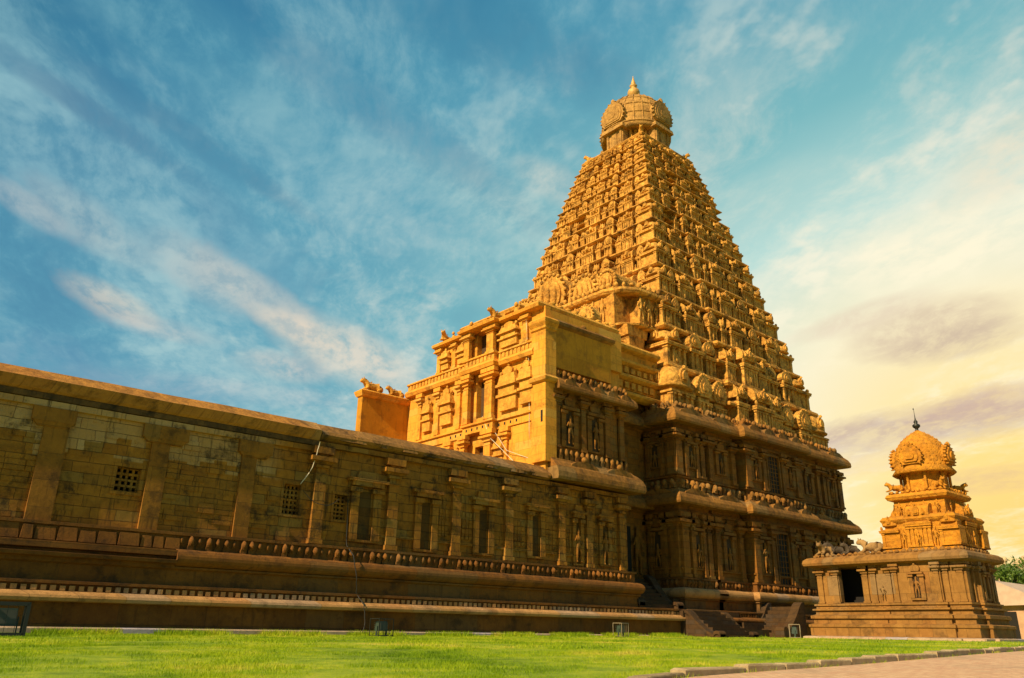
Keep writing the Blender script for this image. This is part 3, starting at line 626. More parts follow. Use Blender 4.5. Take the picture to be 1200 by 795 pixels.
    # lattice blind windows between
    for u0, u1, z0, z1 in [(26.85, 27.55, 4.9, 6.45), (28.5, 29.3, 4.85, 6.4), (32.45, 33.4, 4.8, 6.3), (35.15, 36.0, 4.8, 6.3), (36.95, 37.4, 4.8, 6.2), (38.3, 38.65, 4.9, 6.2), (39.45, 39.95, 4.8, 6.2), (41.2, 41.7, 4.8, 6.2)]:
        g = MB().at(T); n = 3; 
        for i in range(n):
            for j in range(5):
                a, b = u0 + (u1 - u0) * i / n, u0 + (u1 - u0) * (i + 1) / n; c, d = z0 + (z1 - z0) * j / 5, z0 + (z1 - z0) * (j + 1) / 5
                g.box(a + .025, b - .025, -.1, .05 + ru(0, .03), c + .025, d - .025)
        g.build('blind_window', M_WALL, hall)
    # sill course under niches
    for a_, b_ in ((26.8, 29.4), (30.9, 33.7), (35, 37.5), (22.9, 25.2)): s = MB().at(T); s.box(a_, b_, -.1, .12, 4.53, 4.67); s.build('sill_course', M_WALL, hall)
    for u in (38.0, 40.6): part('niche_statue', FIG_L, hall, (u, YW - .12, 4.15), pi, (1, .8, 1.08))
    # fillet below the coping, then the sloping coping itself; coping ends rougher toward the right
    fl = MB(); fl.sweep([(-16, YW), (19.0, YW)], [(.0, 8.44), (.16, 8.46), (.16, 8.72), (.05, 8.74)])
    fl.sweep([(19.0, YW), (HX, YW)], [(.0, 8.72), (.22, 8.74), (.22, 9.0), (.08, 9.02)])
    fl.build('string_course', M_WALL, hall)
    cp = MB(); path = [(x, YW) for x in np.linspace(-16, 19, 15)]
    cp.sweep(path, [(.02, 8.86), (.10, 8.90), (.30, 9.12), (.42, 9.40), (.46, 9.52), (.30, 9.60), (-.25, 10.03), (-.45, 10.06)], inner=-1.4, jitter=.015)
    cp.build('coping', M_COPE, hall)
    cq = MB(); path = [(x, YW) for x in np.linspace(19.05, 35.3, 12)]
    cq.sweep(path, [(.02, 9.04), (.14, 9.08), (.36, 9.22), (.44, 9.34), (.36, 9.52), (.20, 9.60), (-.2, 9.98), (-.45, 10.04)], inner=-1.4, jitter=.03)
    for i in range(26):
        u = ru(19.5, 35); cq.at(T); cq.box(u, u + ru(.3, 1.2), .1, ru(.36, .48), 9.16, ru(9.35, 9.5), .04, .05)
    cq.T = None; cq.build('weathered_coping', stone('weathered_coping', (.42, .20, .05), (.16, .075, .02), stain_amt=.85, block=(1.6, 9.), joint=.4, bump=.8), hall)
    rf = MB(); rf.box(-16, 43, YW + 1.2, 64, 9.3, 9.42); rf.build('roof', M_COPE, hall)
build_hall()

# ------------------------------------------------------------------ gateway block: two-storey golden antechamber on the hall's end
gate = thing('antechamber_block', (39, 48, 9.5), 'golden sunlit two-storey antechamber block with open doorways between hall and tower', 'temple building')
def build_gate():
    XE = 35.2
    core = MB(); core.box(XE + .5, 43, YW + .3, 53.2, 9.3, 18.0); core.box(XE + .5, 43, YW + .02, 49.2, 18.0, 21.0); core.box(XE + .5, 43, 53.2, 58, 9.3, 17.6)
    # front skin of east wall with real door openings (panels in a painted shade colour close them)
    T = east(XE); 
    doors = [(42.95, 44.35, 9.5, 12.35), (42.85, 44.35, 14.45, 17.3), (42.95, 44.45, 18.95, 21.0)]
    def skin(mb, y0, y1, z0, z1, d):
        mb.at(T)
        if d: mb.box(y0, d[0], -.5, 0, z0, z1); mb.box(d[1], y1, -.5, 0, z0, z1); (d[2] > z0) and mb.box(d[0], d[1], -.5, 0, z0, d[2]); (d[3] < z1) and mb.box(d[0], d[1], -.5, 0, d[3], z1)
        else: mb.box(y0, y1, -.5, 0, z0, z1)
        mb.T = None
    sk = MB(); skin(sk, YW + .02, 53.2, 9.4, 13.6, doors[0]); skin(sk, YW + .02, 53.2, 13.6, 18.0, doors[1]); skin(sk, YW + .02, 49.4, 18.0, 21.2, doors[2])
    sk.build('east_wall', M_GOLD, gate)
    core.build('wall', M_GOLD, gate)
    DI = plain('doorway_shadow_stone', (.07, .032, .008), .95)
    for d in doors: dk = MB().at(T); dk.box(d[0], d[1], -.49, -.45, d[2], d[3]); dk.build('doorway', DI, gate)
    # cornices and string courses of the east facade
    c = MB()
    def run(y0, y1, prof, bay=True, x=XE):
        p = [(x, y1), (x, 45.1), (x - .45, 45.1), (x - .45, 41.9), (x, 41.9), (x, y0)] if bay else [(x, y1), (x, y0)]
        c.sweep(p, prof, inner=-.3)
    run(37.9, 53.3, [(0, 17.75), (.35, 17.8), (.45, 18.05), (.30, 18.3), (.12, 18.35), (.12, 18.75), (.26, 18.8), (.26, 18.92), (0, 18.95)])
    run(37.9, 49.6, [(0, 21.0), (.22, 21.02), (.55, 21.1), (.60, 21.28), (.35, 21.46), (0, 21.5)])
    run(37.9, 53.2, [(0, 13.2), (.10, 13.25), (.10, 13.75), (.24, 13.8), (.24, 13.95), (0, 14.0)])
    c.build('cornice', M_GOLD, gate)
    for i in range(13): o_ = .45 if 41.9 < 39.7 + i * .62 < 45 else 0; hp = MB().at(T); hp.box(39.7 + i * .62, 39.86 + i * .62, -.05, .106 + o_, 13.42, 13.62); hp.build('peg_hole', M_HOLE, gate)
    for q_ in ([(XE - .1, 53), (XE - .1, 45.2)], [(XE - .55, 45), (XE - .55, 42)], [(XE - .1, 41.8), (XE - .1, 38)]): kd = MB(); kd.sweep(q_, [(.0, 18.37), (.03, 18.37), (.03, 18.74), (0, 18.74)], inner=-.05); frieze(kd, q_, 18.36, 18.75, .12, .42, 'dentil'); kd.build('carved_band', M_GOLD2, gate)
    # pilasters (east)
    for u, z0, z1, w in [(42.3, 9.5, 13.2, .7), (40.9, 9.5, 13.2, .5), (45.1, 9.5, 13.2, .5), (47.4, 9.5, 13.2, .5), (42.3, 14.0, 17.75, .8), (44.9, 14.0, 17.75, .55), (49.0, 14, 17.75, .45), (46.3, 14., 17.75, .4), (51.4, 14, 17.75, .45),
                         (42.25, 18.95, 21.0, .75), (45.0, 18.95, 21.0, .6), (47.1, 18.95, 21., .4), (49.1, 18.95, 21.0, .45), (38.9, 18.95, 21., .5)]:
        p = MB().at(east(XE - (.42 if 41.9 < u < 45.2 else 0))); pilaster(p, u, z0, z1, w, .2, 1.1); p.build('pilaster', M_GOLD, gate)
    # little carved pavilions in relief
    for u, z0, w, h in [(47.8, 14.6, 1.5, 3.0), (50.3, 14.5, 1.1, 2.7), (40.6, 14.4, 1.9, 3.3), (38.7, 14.5, 1.3, 3.2), (46.1, 19.1, 1.0, 1.6), (48.2, 19.1, 1.0, 1.6), (40.6, 19.1, 1.9, 1.9), (41.5, 10.6, 1.0, 2.2), (46.3, 10.4, 1.1, 2.2)]:
        p = MB().at(T); p.box(u - w * .46, u + w * .46, -.05, .26, z0, z0 + h * .30); p.box(u - w * .58, u + w * .58, -.05, .40, z0 + h * .30, z0 + h * .36); p.box(u - w * .42, u + w * .42, -.05, .34, z0 + h * .36, z0 + h * .52)
        p.box(u - w * .56, u + w * .56, -.05, .52, z0 + h * .52, z0 + h * .58, .03, .03); p.box(u - w * .5, u + w * .5, -.05, .42, z0 + h * .58, z0 + h * .78, .1 * w, .08)
        p.extr([(u + x, z0 + h * .76 + z) for x, z in arch_poly(w * .25, h * .2)], -.05, .3); p.lump(u, .16, z0 + h, .1, .1, .14); p.lump(u - w * .4, .2, z0 + h * .83, .13, .12, .16); p.lump(u + w * .4, .2, z0 + h * .83, .13, .12, .16)
        p.build('relief_pavilion', M_GOLD2, gate)
    # tall corner pier with capital
    p = MB(); p.box(XE - .28, XE + .72, YW - .28, YW + 1.1, 10.3, 19.5); p.sweep([(XE - .28, YW + 1.1), (XE - .28, YW - .28), (XE + .72, YW - .28)], [(0, 19.3), (.12, 19.4), (.12, 19.55), (.3, 19.8), (.34, 20.0), (.1, 20.2)], inner=-.6)
    p.sweep([(XE - .28, YW + 1.1), (XE - .28, YW - .28), (XE + .72, YW - .28)], [(0, 15.6), (.2, 15.7), (.28, 15.9), (.05, 16.1)], inner=-.3)
    p.build('corner_pier', M_GOLD, gate)
    h = MB().at(east(XE - .28)); h.box(36.98, 37.18, -.05, .004, 12.9, 13.7); h.build('wall_slot', M_HOLE, gate)
    # south block stepping forward (left end)
    b = MB(); b.box(30.85, XE, 53.25, 53.95, 9.3, 17.4); b.build('projecting_parapet_block', M_PARA, gate)
    b = MB(); b.sweep([(XE, 53.95), (30.85, 53.95), (30.85, 53.25), (XE, 53.25)], [(0, 17.15), (.12, 17.2), (.22, 17.45), (.26, 17.6), (.05, 17.75)], inner=-.3); b.box(30.95, XE, 53.4, 53.8, 17.4, 17.7)
    b.build('parapet_coping', M_GOLD, gate)
    # north face: upper storey of the antechamber (dark granite) above the bulging cornice
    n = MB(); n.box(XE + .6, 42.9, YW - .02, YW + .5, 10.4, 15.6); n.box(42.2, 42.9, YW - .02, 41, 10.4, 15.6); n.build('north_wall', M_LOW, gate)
    cN = MB(); pth = [(XE + .2, YW), (43.0, YW), (43.0, 41)]
    cN.sweep(pth, kap(9.15, 1.45, 1.0), inner=-.5)
    cN.build('bulging_cornice', M_CORN, gate); cN = MB()
    cN.sweep([(XE + .6, YW), (43.0, YW), (43.0, 41)], kap(15.25, .95, .75), inner=-.5); cN.build('bulging_cornice', M_CORN, gate)
    for pt_, z0_, z1_, d_, st_, md_ in (([(XE + 1.2, YW - .5), (43.4, YW - .5)], 9.5, 10.75, .22, 2.5, 'kudu'), ([(XE + 1, YW - .45), (43.3, YW - .45)], 15.3, 16.2, .25, 1.3, 'kudu'),
        ([(XE + .9, YW - .1), (43.0, YW - .1)], 10.62, 11.35, .30, .46, 'yali'), ([(XE + .7, YW), (43.2, YW)], 16.1, 16.75, .4, .5, 'yali')): kk = MB(); frieze(kk, pt_, z0_, z1_, d_, st_, md_); kk.build('carved_frieze', M_CORN, gate)
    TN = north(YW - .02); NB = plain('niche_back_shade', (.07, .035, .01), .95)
    for u in (36.1, 38.6, 41.0, 42.5): p = MB().at(TN); pilaster(p, u, 11.35, 15.3, .45, .2, 1.15); p.build('pilaster', M_LOW, gate)
    for u in (37.3, 39.8): niche_part(TN, u, 11.6, 15.1, 1.15, gate, M_LOW, NB); part('niche_statue', FIG_L, gate, (u, YW - .2, 11.7), pi, (.95, .7, .98))
    # rendered parapet panel and its coping above
    q = MB(); q.box(XE + .75, 41.7, YW - .06, 38.4, 16.9, 20.0); q.build('parapet_panel', M_PARA, gate)
    q = MB(); q.sweep([(XE + .72, YW + .05), (41.7, YW + .05), (41.7, 38.6)], [(0, 19.75), (.14, 19.85), (.3, 20.0), (.34, 20.2), (.15, 20.4), (-.2, 20.5)], inner=-1.3)
    for i in range(8): q.lump(ru(38, 41.6), ru(37.1, 37.8), 20.5, ru(.2, .45), .25, ru(.1, .28), 6)
    q.build('weathered_parapet_coping', M_CORN, gate)
    u = MB(); u.box(XE + .6, 42.4, 37.7, 49.2, 18, 21.4); u.box(42.3, 50.2, 39.4, 60.0, 17.9, 21.2); u.build('upper_wall', M_GOLD, gate)
    u = MB(); pp = [(XE, 38.6), (XE, 37.7), (42.4, 37.7), (42.4, 39.4), (50, 39.4)]
    u.sweep(pp, [(0, 20.95), (.22, 21.02), (.5, 21.12), (.58, 21.34), (.35, 21.6), (0, 21.7)], inner=-.8)
    pp = [(42.6, 39.4), (50, 39.4)]
    for z_ in (17.2, 18.6, 19.8): u.sweep(pp, [(0, z_), (.18, z_ + .04), (.45, z_ + .2), (.48, z_ + .38), (.2, z_ + .55), (0, z_ + .6)], inner=-.4)
    frieze(u, [(42.7, 39.35), (49.5, 39.35)], 18.0, 18.55, .16, .7, 'dentil'); frieze(u, [(42.7, 39.35), (49.5, 39.35)], 19.25, 19.75, .16, .7, 'dentil')
    frieze(u, [(XE + .8, 37.6), (43.2, 37.6)], 21.6, 22.0, .25, .8, 'crest')
    u.box(XE + 1.6, 49, 41.5, 48.5, 21.4, 22.9); u.sweep([(XE + 1.6, 48.5), (XE + 1.6, 41.5), (49, 41.5)], [(0, 22.6), (.2, 22.7), (.3, 22.9), (.1, 23.1)], inner=-.5)
    u.build('upper_cornice', M_GOLD2, gate)
    # antechamber body between block and tower
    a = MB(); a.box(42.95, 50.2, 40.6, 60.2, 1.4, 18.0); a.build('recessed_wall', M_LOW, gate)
    for z_ in (8.95, 15.4): a = MB(); a.sweep([(42.9, 40.6), (49.6, 40.6)], kap(z_, 1.15, .9), inner=-.5); a.build('recessed_cornice', M_CORN, gate)
    TR = north(40.6)
    for u_ in (44.2, 46.0): 
        p = MB().at(TR); pilaster(p, u_, 3.9, 9.0, .5, .22, 1.2); p.build('pilaster', M_LOW, gate); p = MB().at(TR); pilaster(p, u_, 10.6, 15.4, .45, .22, 1.2); p.build('pilaster', M_LOW, gate)
    part('guardian_statue', FIG_L, gate, (48.0, 40.4, 4.0), pi, (1.5, 1.2, 1.8))
    part('guardian_statue', FIG_L, gate, (45.1, 40.4, 4.0), pi, (1.2, 1.1, 1.7))
    dk = MB().at(TR); dk.box(46.5, 47.5, -.1, .01, 3.9, 7.6); dk.build('doorway', M_HOLE, gate)
build_gate()

# ------------------------------------------------------------------ the great tower
CX, CY = 62.35, 50.38
tower = thing('temple_tower', (CX, CY, -.4), 'tall pyramidal stone temple tower of carved tiers with a domed crown', 'temple tower')
def foot(Wd, bays):
    """closed footprint, travelling so that outside is on the right; bays = [(s0, s1, out)] along each side"""
    side = []
    xs = sorted(bays)
    for a, b, o in xs: side += [(a, o), (b, o)]
    pts = []
    for k in range(4):
        th = k * pi / 2; c, s = cos(th), sin(th)
        for (u, o) in side:
            x, y = u, -(Wd + o); pts.append((CX + x * c - y * s, CY + x * s + y * c))
    # drop duplicates at the corners
    out = []
    for p in pts:
        if not out or np.hypot(p[0] - out[-1][0], p[1] - out[-1][1]) > 1e-3: out.append(p)
    if np.hypot(out[0][0] - out[-1][0], out[0][1] - out[-1][1]) < 1e-3: out.pop()
    return out
def tower_bays(W_):
    k = W_ / 13.0
    return [(-W_, -9.2 * k, 0), (-9.2 * k, -8.8 * k, -.45 * k), (-8.8 * k, -5.0 * k, .0), (-5. * k, -4.3 * k, -.7 * k), (-4.3 * k, 4.3 * k, .55 * k), (4.3 * k, 5. * k, -.7 * k), (5. * k, 8.8 * k, 0), (8.8 * k, 9.2 * k, -.45 * k), (9.2 * k, W_, 0)]
FT = lambda W_: foot(W_, tower_bays(W_))
# prototypes of the miniature shrines, unit box, front = +y
def proto_body(mb, wide=.42, npil=4):
    mb.box(-wide + .05, wide - .05, -.5, .36, 0, .47)
    for i in range(npil):
        u = -wide + .05 + (2 * wide - .1) * i / (npil - 1); mb.box(u - .05, u + .05, .28, .44, .04, .40); mb.box(u - .075, u + .075, .28, .47, .40, .44)
    mb.box(-wide - .03, wide + .03, -.5, .47, 0, .05)
    mb.box(-.49, .49, -.5, .52, .455, .50, .0, .0); mb.box(-.5, .5, -.5, .54, .50, .535, .0, .0); mb.box(-.47, .47, -.5, .5, .535, .565, .1, .1)
    mb.box(-.27, .27, -.4, .28, .565, .68); mb.lump(0, .40, .20, .09, .07, .14, 5); mb.lump(0, .40, .36, .05, .05, .05, 5)
    for u in (-.40, .40): mb.lump(u, .42, .60, .07, .07, .06, 5)
def nasi(mb, r, zc, y0, y1, u=0., sx=1.):
    P = [(u + sx * r * cos(a) * (1.0 if sin(a) < .9 else .8), zc + r * sin(a) * (1.15 if sin(a) > .9 else 1)) for a in [(-.7 + k * (pi + 1.4) / 10) for k in range(11)]]
    mb.extr(P, y0, y1); P2 = [(u + (x - u) * .66, zc + (z - zc) * .66) for x, z in P]; mb.extr(P2, y1 - .01, y1 + .05); mb.lump(u, y1, zc + r * 1.2, r * .2, .06, r * .25, 5)
def P_kuta():
    m = MB(); proto_body(m)
    m.lathe(0, 0, [(.33, .655), (.42, .66), (.44, .69), (.40, .73), (.39, .79), (.33, .86), (.22, .91), (.09, .935)], 16, 3.6)
    m.lathe(0, 0, [(.08, .93), (.09, .95), (.04, .96), (.06, .98), (.02, 1.0)], 6)
    nasi(m, .13, .77, .34, .44)
    m.T = lambda u, v, z: (v, u, z); nasi(m, .13, .77, .34, .44); m.T = lambda u, v, z: (-v, u, z); nasi(m, .13, .77, .34, .44); m.T = None
    return m
def P_shala():
    m = MB(); proto_body(m, .44, 6)
    P = [(v * .40, .655 + z) for v, z in [(1, 0), (1.08, .04), (1.06, .12), (.9, .19), (.6, .25), (.2, .28), (-.2, .28), (-.6, .25), (-.9, .19), (-1.06, .12), (-1.08, .04), (-1., 0)]]
    m.T = lambda u, v, z: (v, u, z); m.extr([(a, b) for a, b in P], -.40, .40); m.extr([(a * 1.06, .655 + (b - .655) * 1.08) for a, b in P], .40, .45); m.extr([(a * 1.06, .655 + (b - .655) * 1.08) for a, b in P], -.45, -.40); m.T = None
    nasi(m, .12, .78, .36, .50); nasi(m, .07, .745, .36, .47, -.25); nasi(m, .07, .745, .36, .47, .25)
    for u in (-.3, -.1, .1, .3): m.lump(u, 0, .955, .035, .04, .035, 5)
    return m
def P_panjara():
    m = MB(); proto_body(m, .40, 3)
    P = [(.42 * cos(a), .76 + .155 * sin(a) * (1.15 if sin(a) > .9 else 1)) for a in [(-.85 + k * (pi + 1.7) / 12) for k in range(13)]]
    m.extr(P, -.45, .36); m.extr([(x * 1.08, .76 + (z - .76) * 1.1) for x, z in P], .32, .42); m.extr([(x * .66, .76 + (z - .76) * .68) for x, z in P], .40, .46); m.extr([(x * .34, .76 + (z - .76) * .36) for x, z in P], .44, .50)
    m.lump(0, .38, .955, .07, .06, .045, 5)
    return m
def P_bigdome(round_face=False):
    m = MB(); w = .40
    m.box(-w, w, -.4, .38, 0, .34); m.box(-w - .05, w + .05, -.45, .43, 0, .05)
    for u in (-.36, -.14, .14, .36): m.box(u - .045, u + .045, .3, .43, .05, .30); m.box(u - .07, u + .07, .3, .46, .29, .33)
    m.T = lambda u, v, z: (v, u, z)
    for u in (-.36, -.14, .14, .36): m.box(u - .045, u + .045, .3, .43, .05, .30)
    m.T = None
    m.box(-.46, .46, -.46, .46, .34, .38); m.box(-.36, .36, -.36, .36, .38, .47)
    if round_face:
        P = [(.46 * cos(a), .70 + .27 * sin(a) * (1.12 if sin(a) > .9 else 1)) for a in [(-.85 + k * (pi + 1.7) / 16) for k in range(17)]]
        m.extr(P, -.45, .40); m.extr([(x * 1.06, .70 + (z - .70) * 1.06) for x, z in P], .34, .46); m.extr([(x * .72, .70 + (z - .70) * .72) for x, z in P], .44, .50); m.extr([(x * .4, .70 + (z - .70) * .4) for x, z in P], .48, .54)
        for x, z in P: m.lump(x * 1.04, .44, .70 + (z - .70) * 1.04, .045, .06, .03, 5)
    else:
        m.lathe(0, 0, [(.40, .45), (.52, .455), (.54, .48), (.48, .52), (.485, .62), (.46, .72), (.38, .82), (.26, .89), (.12, .925)], 24, 3.2)
        for f in (lambda u, v, z: (u, v, z), lambda u, v, z: (v, u, z), lambda u, v, z: (-v, u, z)): m.T = f; nasi(m, .15, .66, .40, .50)
        m.T = None; m.lathe(0, 0, [(.12, .92), (.14, .94), (.06, .955), (.09, .98), (.02, 1.03)], 8)
    return m
PBK, PBP = P_bigdome(), P_bigdome(True)
MBK, MBP = PBK.mesh('great_domed_shrine', M_TOW2), PBP.mesh('great_gabled_shrine', M_TOW2)
PK, PS, PP = P_kuta(), P_shala(), P_panjara()
MK, MS, MP = PK.mesh('domed_shrine', M_TOW2), PS.mesh('barrel_shrine', M_TOW2), PP.mesh('gabled_shrine', M_TOW2)
def build_tower():
    D_ = {k: MB() for k in ('foot', 'base', 'ledge', 'dent', 'tor', 'fri')}
    W0 = 12.95; ft = FT(W0)
    base_profile(D_, ft, closed=True, low=False)
    pod = foot(W0 + .6, [(-W0 - .6, W0 + .6, 0)]); base_profile(D_, pod, closed=True, hi=False)
    D_['foot'].build('footing', M_STRIP, tower); D_['base'].build('plinth', M_BASE, tower); D_['ledge'].build('ledge', M_BASE, tower); D_['dent'].build('dentil_row', M_BASE, tower)
    D_['tor'].build('torus_moulding', M_LEDGE, tower); D_['fri'].build('lion_frieze', M_BASE, tower)
    core = MB(); core.box(CX - 12, CX + 12, CY - 12, CY + 12, -.5, 16.2)
    core.sweep(ft, [(0, 3.85), (0, 9.3)], True, inner=-.5); core.sweep(FT(12.8), [(0, 10.2), (0, 15.8)], True, inner=-.5); core.build('wall', M_LOW, tower)
    c1 = MB(); c1.sweep(FT(12.9), kap(9.15, 1.2, 1.05), True, inner=-1.2, jitter=.04); c1.build('lower_cornice', M_CORN, tower)
    c2 = MB(); c2.sweep(FT(12.7), kap(15.5, 1.3, 1.1), True, inner=-1.5, jitter=.04); c2.build('upper_cornice', M_CORN, tower)
    bd = MB(); bd.sweep(FT(12.8), [(0, 11.25), (.16, 11.28), (.16, 11.42), (0, 11.45)], True, inner=-.3); bd.sweep(ft, [(0, 8.55), (.14, 8.6), (.14, 8.8), (0, 8.85)], True, inner=-.3); bd.sweep(FT(12.8), [(0, 14.95), (.14, 15.), (.14, 15.2), (0, 15.25)], True, inner=-.3)
    bd.sweep(ft, [(0, 4.45), (.14, 4.48), (.14, 4.6), (0, 4.63)], True, inner=-.3); bd.build('string_course', M_LOW, tower)
    for pth, z0, z1, d, st in ((FT(12.9), 10.42, 11.15, .55, .55), (FT(12.6), 16.8, 17.4, .5, .5)): fz = MB(); frieze(fz, pth + [pth[0]], z0, z1, d, st); fz.build('carved_frieze', M_CORN, tower)
    for pth, z0, z1 in ((FT(13.5), 9.25, 10.55), (FT(13.35), 15.6, 16.95)): fz = MB(); frieze(fz, pth + [pth[0]], z0, z1, .22, 2.1, 'kudu'); fz.build('arch_row', M_CORN, tower)
    # pilasters, niches, statues on the two faces the photograph shows
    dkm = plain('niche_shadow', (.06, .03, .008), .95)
    for face in ('n', 'e'):
        Tf = (lambda o: north(CY - W0 - o)) if face == 'n' else (lambda o: east(CX - W0 - o)); C = CX if face == 'n' else CY
        for z0, z1, off in ((3.9, 8.6, 0), (11.45, 15.0, -.15)):
            for s, o, w in [(-12.55, 0, .75), (-9.55, 0, .5), (-8.45, 0, .5), (-5.3, 0, .55), (-3.95, .55, .7), (-1.5, .55, .5), (1.5, .55, .5), (3.95, .55, .7), (5.3, 0, .55), (8.45, 0, .5), (9.55, 0, .5), (12.55, 0, .75), (-11.9 + .25, 0, .35), (11.65, 0, .35), (-10.2, 0, .35), (10.2, 0, .35)]:
                if face == 'e' and s > -9: continue
                p = MB().at(Tf(o + off)); pilaster(p, C + s, z0, z1, w, .24, 1.2); p.build('pilaster', M_LOW, tower)
            for s, o, w in [(-10.9, 0, 1.0), (-6.9, 0, 1.15), (-2.7, .55, 1.15), (2.7, .55, 1.15), (6.9, 0, 1.15), (10.9, 0, 1.0)]:
                if face == 'e' and s > -9: continue
                niche_part(Tf(o + off), C + s, z0 + .8, z1 - .15, w, tower, M_LOW, dkm)
                big = abs(s) < 3; k = (z1 - z0) * (.43 if big else .31)
                if face == 'n': part('niche_statue', FIG_L, tower, (C + s, CY - W0 - o - off - .12, z0 + .75), pi, (k * .62, k * .55, k * .6))
                else: part('niche_statue', FIG_L, tower, (CX - W0 - o - off - .12, C + s, z0 + .75), pi / 2, (k * .62, k * .55, k * .6))
        if face == 'n':
            for z0, z1, off in ((3.95, 8.0, 0), (11.5, 14.6, -.15)):
                dk = MB().at(Tf(.55 + off)); dk.box(C - .85, C + .85, -.3, .02, z0, z1)
                g = MB().at(Tf(.55 + off)); g.box(C - 1.05, C - .85, -.1, .2, z0, z1 + .15); g.box(C + .85, C + 1.05, -.1, .2, z0, z1 + .15); g.box(C - .85, C + .85, -.1, .2, z1, z1 + .15)
                for i in range(1, 4): u = C - .85 + 1.7 * i / 4; g.box(u - .03, u + .03, 0, .06, z0, z1)
                for j in range(1, 9): z = z0 + (z1 - z0) * j / 9; g.box(C - .85, C + .85, 0, .07, z - .025, z + .025)
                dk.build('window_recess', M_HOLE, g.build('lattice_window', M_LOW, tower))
    # the thirteen tiers
    hs = [4.9 * .905 ** i for i in range(13)]; tot = sum(hs); z = 16.75; scale = (50.35 - 16.75) / tot
    prof = lambda z: np.interp(z, [16.5, 22, 27, 31, 38.6, 45, 50.3, 53], [12.7, 11.45, 10.3, 9.35, 7.55, 5.9, 4.35, 3.7])
    ledge = MB(); walls = MB(); rest = MB(); figs = MB()
    cols = [(-.92, .115, 'K', 0), (-.765, .058, 'P', -.35), (-.61, .095, 'S', .05), (-.455, .052, 'K2', -.3), (-.315, .075, 'P', .15), (-.17, .045, 'K2', .25), (0, .11, 'S', .45), (.17, .045, 'K2', .25), (.315, .075, 'P', .15), (.455, .052, 'K2', -.3), (.61, .095, 'S', .05), (.765, .058, 'P', -.35), (.92, .115, 'K', 0)]
    cols0 = [(-.88, .135, 'K', .1), (-.635, .095, 'P', .1), (-.43, .09, 'P', -.2), (-.22, .07, 'S', .3), (0, .12, 'S', .7), (.22, .07, 'S', .3), (.43, .09, 'P', -.2), (.635, .095, 'P', .1), (.88, .135, 'K', .1)]
    for i, h0 in enumerate(hs):
        h = h0 * scale; w = float(prof(z)); wn = float(prof(z + h)); step = w - wn
        wb = w - 1.25 * max(.5, min(1, h / 3.4))
        walls.sweep(FT(wb), [(0, z - .1), (0, z + h + .1)], True, inner=-.35); cw = wb - .9 * w / 13 - .15; walls.box(CX - cw, CX + cw, CY - cw, CY + cw, z - .3, z + h)
        lw = h * .17
        ledge.sweep(FT(w - .1), [(0, z - lw), (.30, z - lw * .9), (.46, z - lw * .6), (.40, z - lw * .25), (.14, z), (-.4, z + .02)], True, inner=-.5 - .5 * w / 13); cw = w - .9 * w / 13 - .15; ledge.box(CX - cw, CX + cw, CY - cw, CY + cw, z - lw, z)
        ld = (w - wb) - .42 * min(1, h / 3.); ledge.sweep(FT(wb), [(0, z + h * .40), (ld, z + h * .42), (ld + .06, z + h * .46), (ld - .05, z + h * .50), (0, z + h * .52)], True, inner=-.4)
        k = w / 13
        for side in range(4):
            th = side * pi / 2; c, s = cos(th), sin(th)
            for (f, wf, kind, o) in (cols0 if i < 2 else cols):
                if kind == 'K' and f > .8: continue        # each corner once
                wd = wf * w * 1.0 * 2 * .92; hh = h * {'K': .90, 'S': .86, 'P': .90, 'K2': .82}[kind] * ru(.96, 1.03)
                if i % 3 == 1 and f == 0: hh *= 1.2
                if i == 0: hh *= 1.12 if kind != 'P' else 1.0
                wd *= ru(.93, 1.07) * (1.12 if i == 0 and kind == 'K' else 1)
                if i > 3 and rnd() < .04: continue
                dep = min(wd, 1.5 * k + .5) if kind != 'K' else wd
                dist = (w - dep * .5 - .02 + o * k + (.0)); u = f * w if kind != 'K' else -(w - wd / 2 - .02)
                lx, ly = u, -dist; X = CX + lx * c - ly * s; Y = CY + lx * s + ly * c
                P, Mm, nm = {'K': (PK, MK, 'domed_shrine'), 'K2': (PK, MK, 'domed_shrine'), 'S': (PS, MS, 'barrel_shrine'), 'P': (PP, MP, 'gabled_shrine')}[kind]
                if i == 0 and kind == 'K': P, Mm = PBK, MBK
                if i == 0 and kind == 'P': P, Mm, hh = PBP, MBP, hh * .92
                ang_ = th + pi
                if i < 5 and side in (0, 3): part(nm, Mm, tower, (X, Y, z), ang_, (wd, dep, hh))
                else: rest.proto(P, X, Y, z, wd, dep, hh, cos(ang_), sin(ang_))
            # small attendant figures standing on the ledge between the shrines
            if side in (0, 3):
                for q in range(int(16 * (k * .6 + .4))):
                    f = ru(-.88, .88); lx, ly = f * w, -(w - .18 * k - .35); X = CX + lx * c - ly * s; Y = CY + lx * s + ly * c
                    g = h * ru(.2, .3); figs.lump(X, Y, z + g * .45, g * .26, g * .24, g * .5, 5); figs.lump(X, Y, z + g * 1.05, g * .14, g * .14, g * .18, 5)
        z += h
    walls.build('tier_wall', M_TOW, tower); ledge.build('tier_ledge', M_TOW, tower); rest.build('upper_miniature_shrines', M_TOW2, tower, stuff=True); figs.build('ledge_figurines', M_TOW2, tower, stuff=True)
    # crown: platform, octagonal neck, dome with four horseshoe gables, gilded pot finial
    top = MB(); pf = foot(4.1, [(-4.1, 4.1, 0)]); top.sweep(pf, [(0, 50.1), (.3, 50.3), (.4, 50.5), (.2, 50.75)], True, inner=-3); top.build('crown_platform', M_TOW, tower)
    nk = MB(); nk.lathe(CX, CY, [(3.2, 50.6), (3.3, 50.75), (3.0, 50.95), (2.9, 53.0), (3.4, 53.3)], 8, rot=pi / 8, smooth=False)
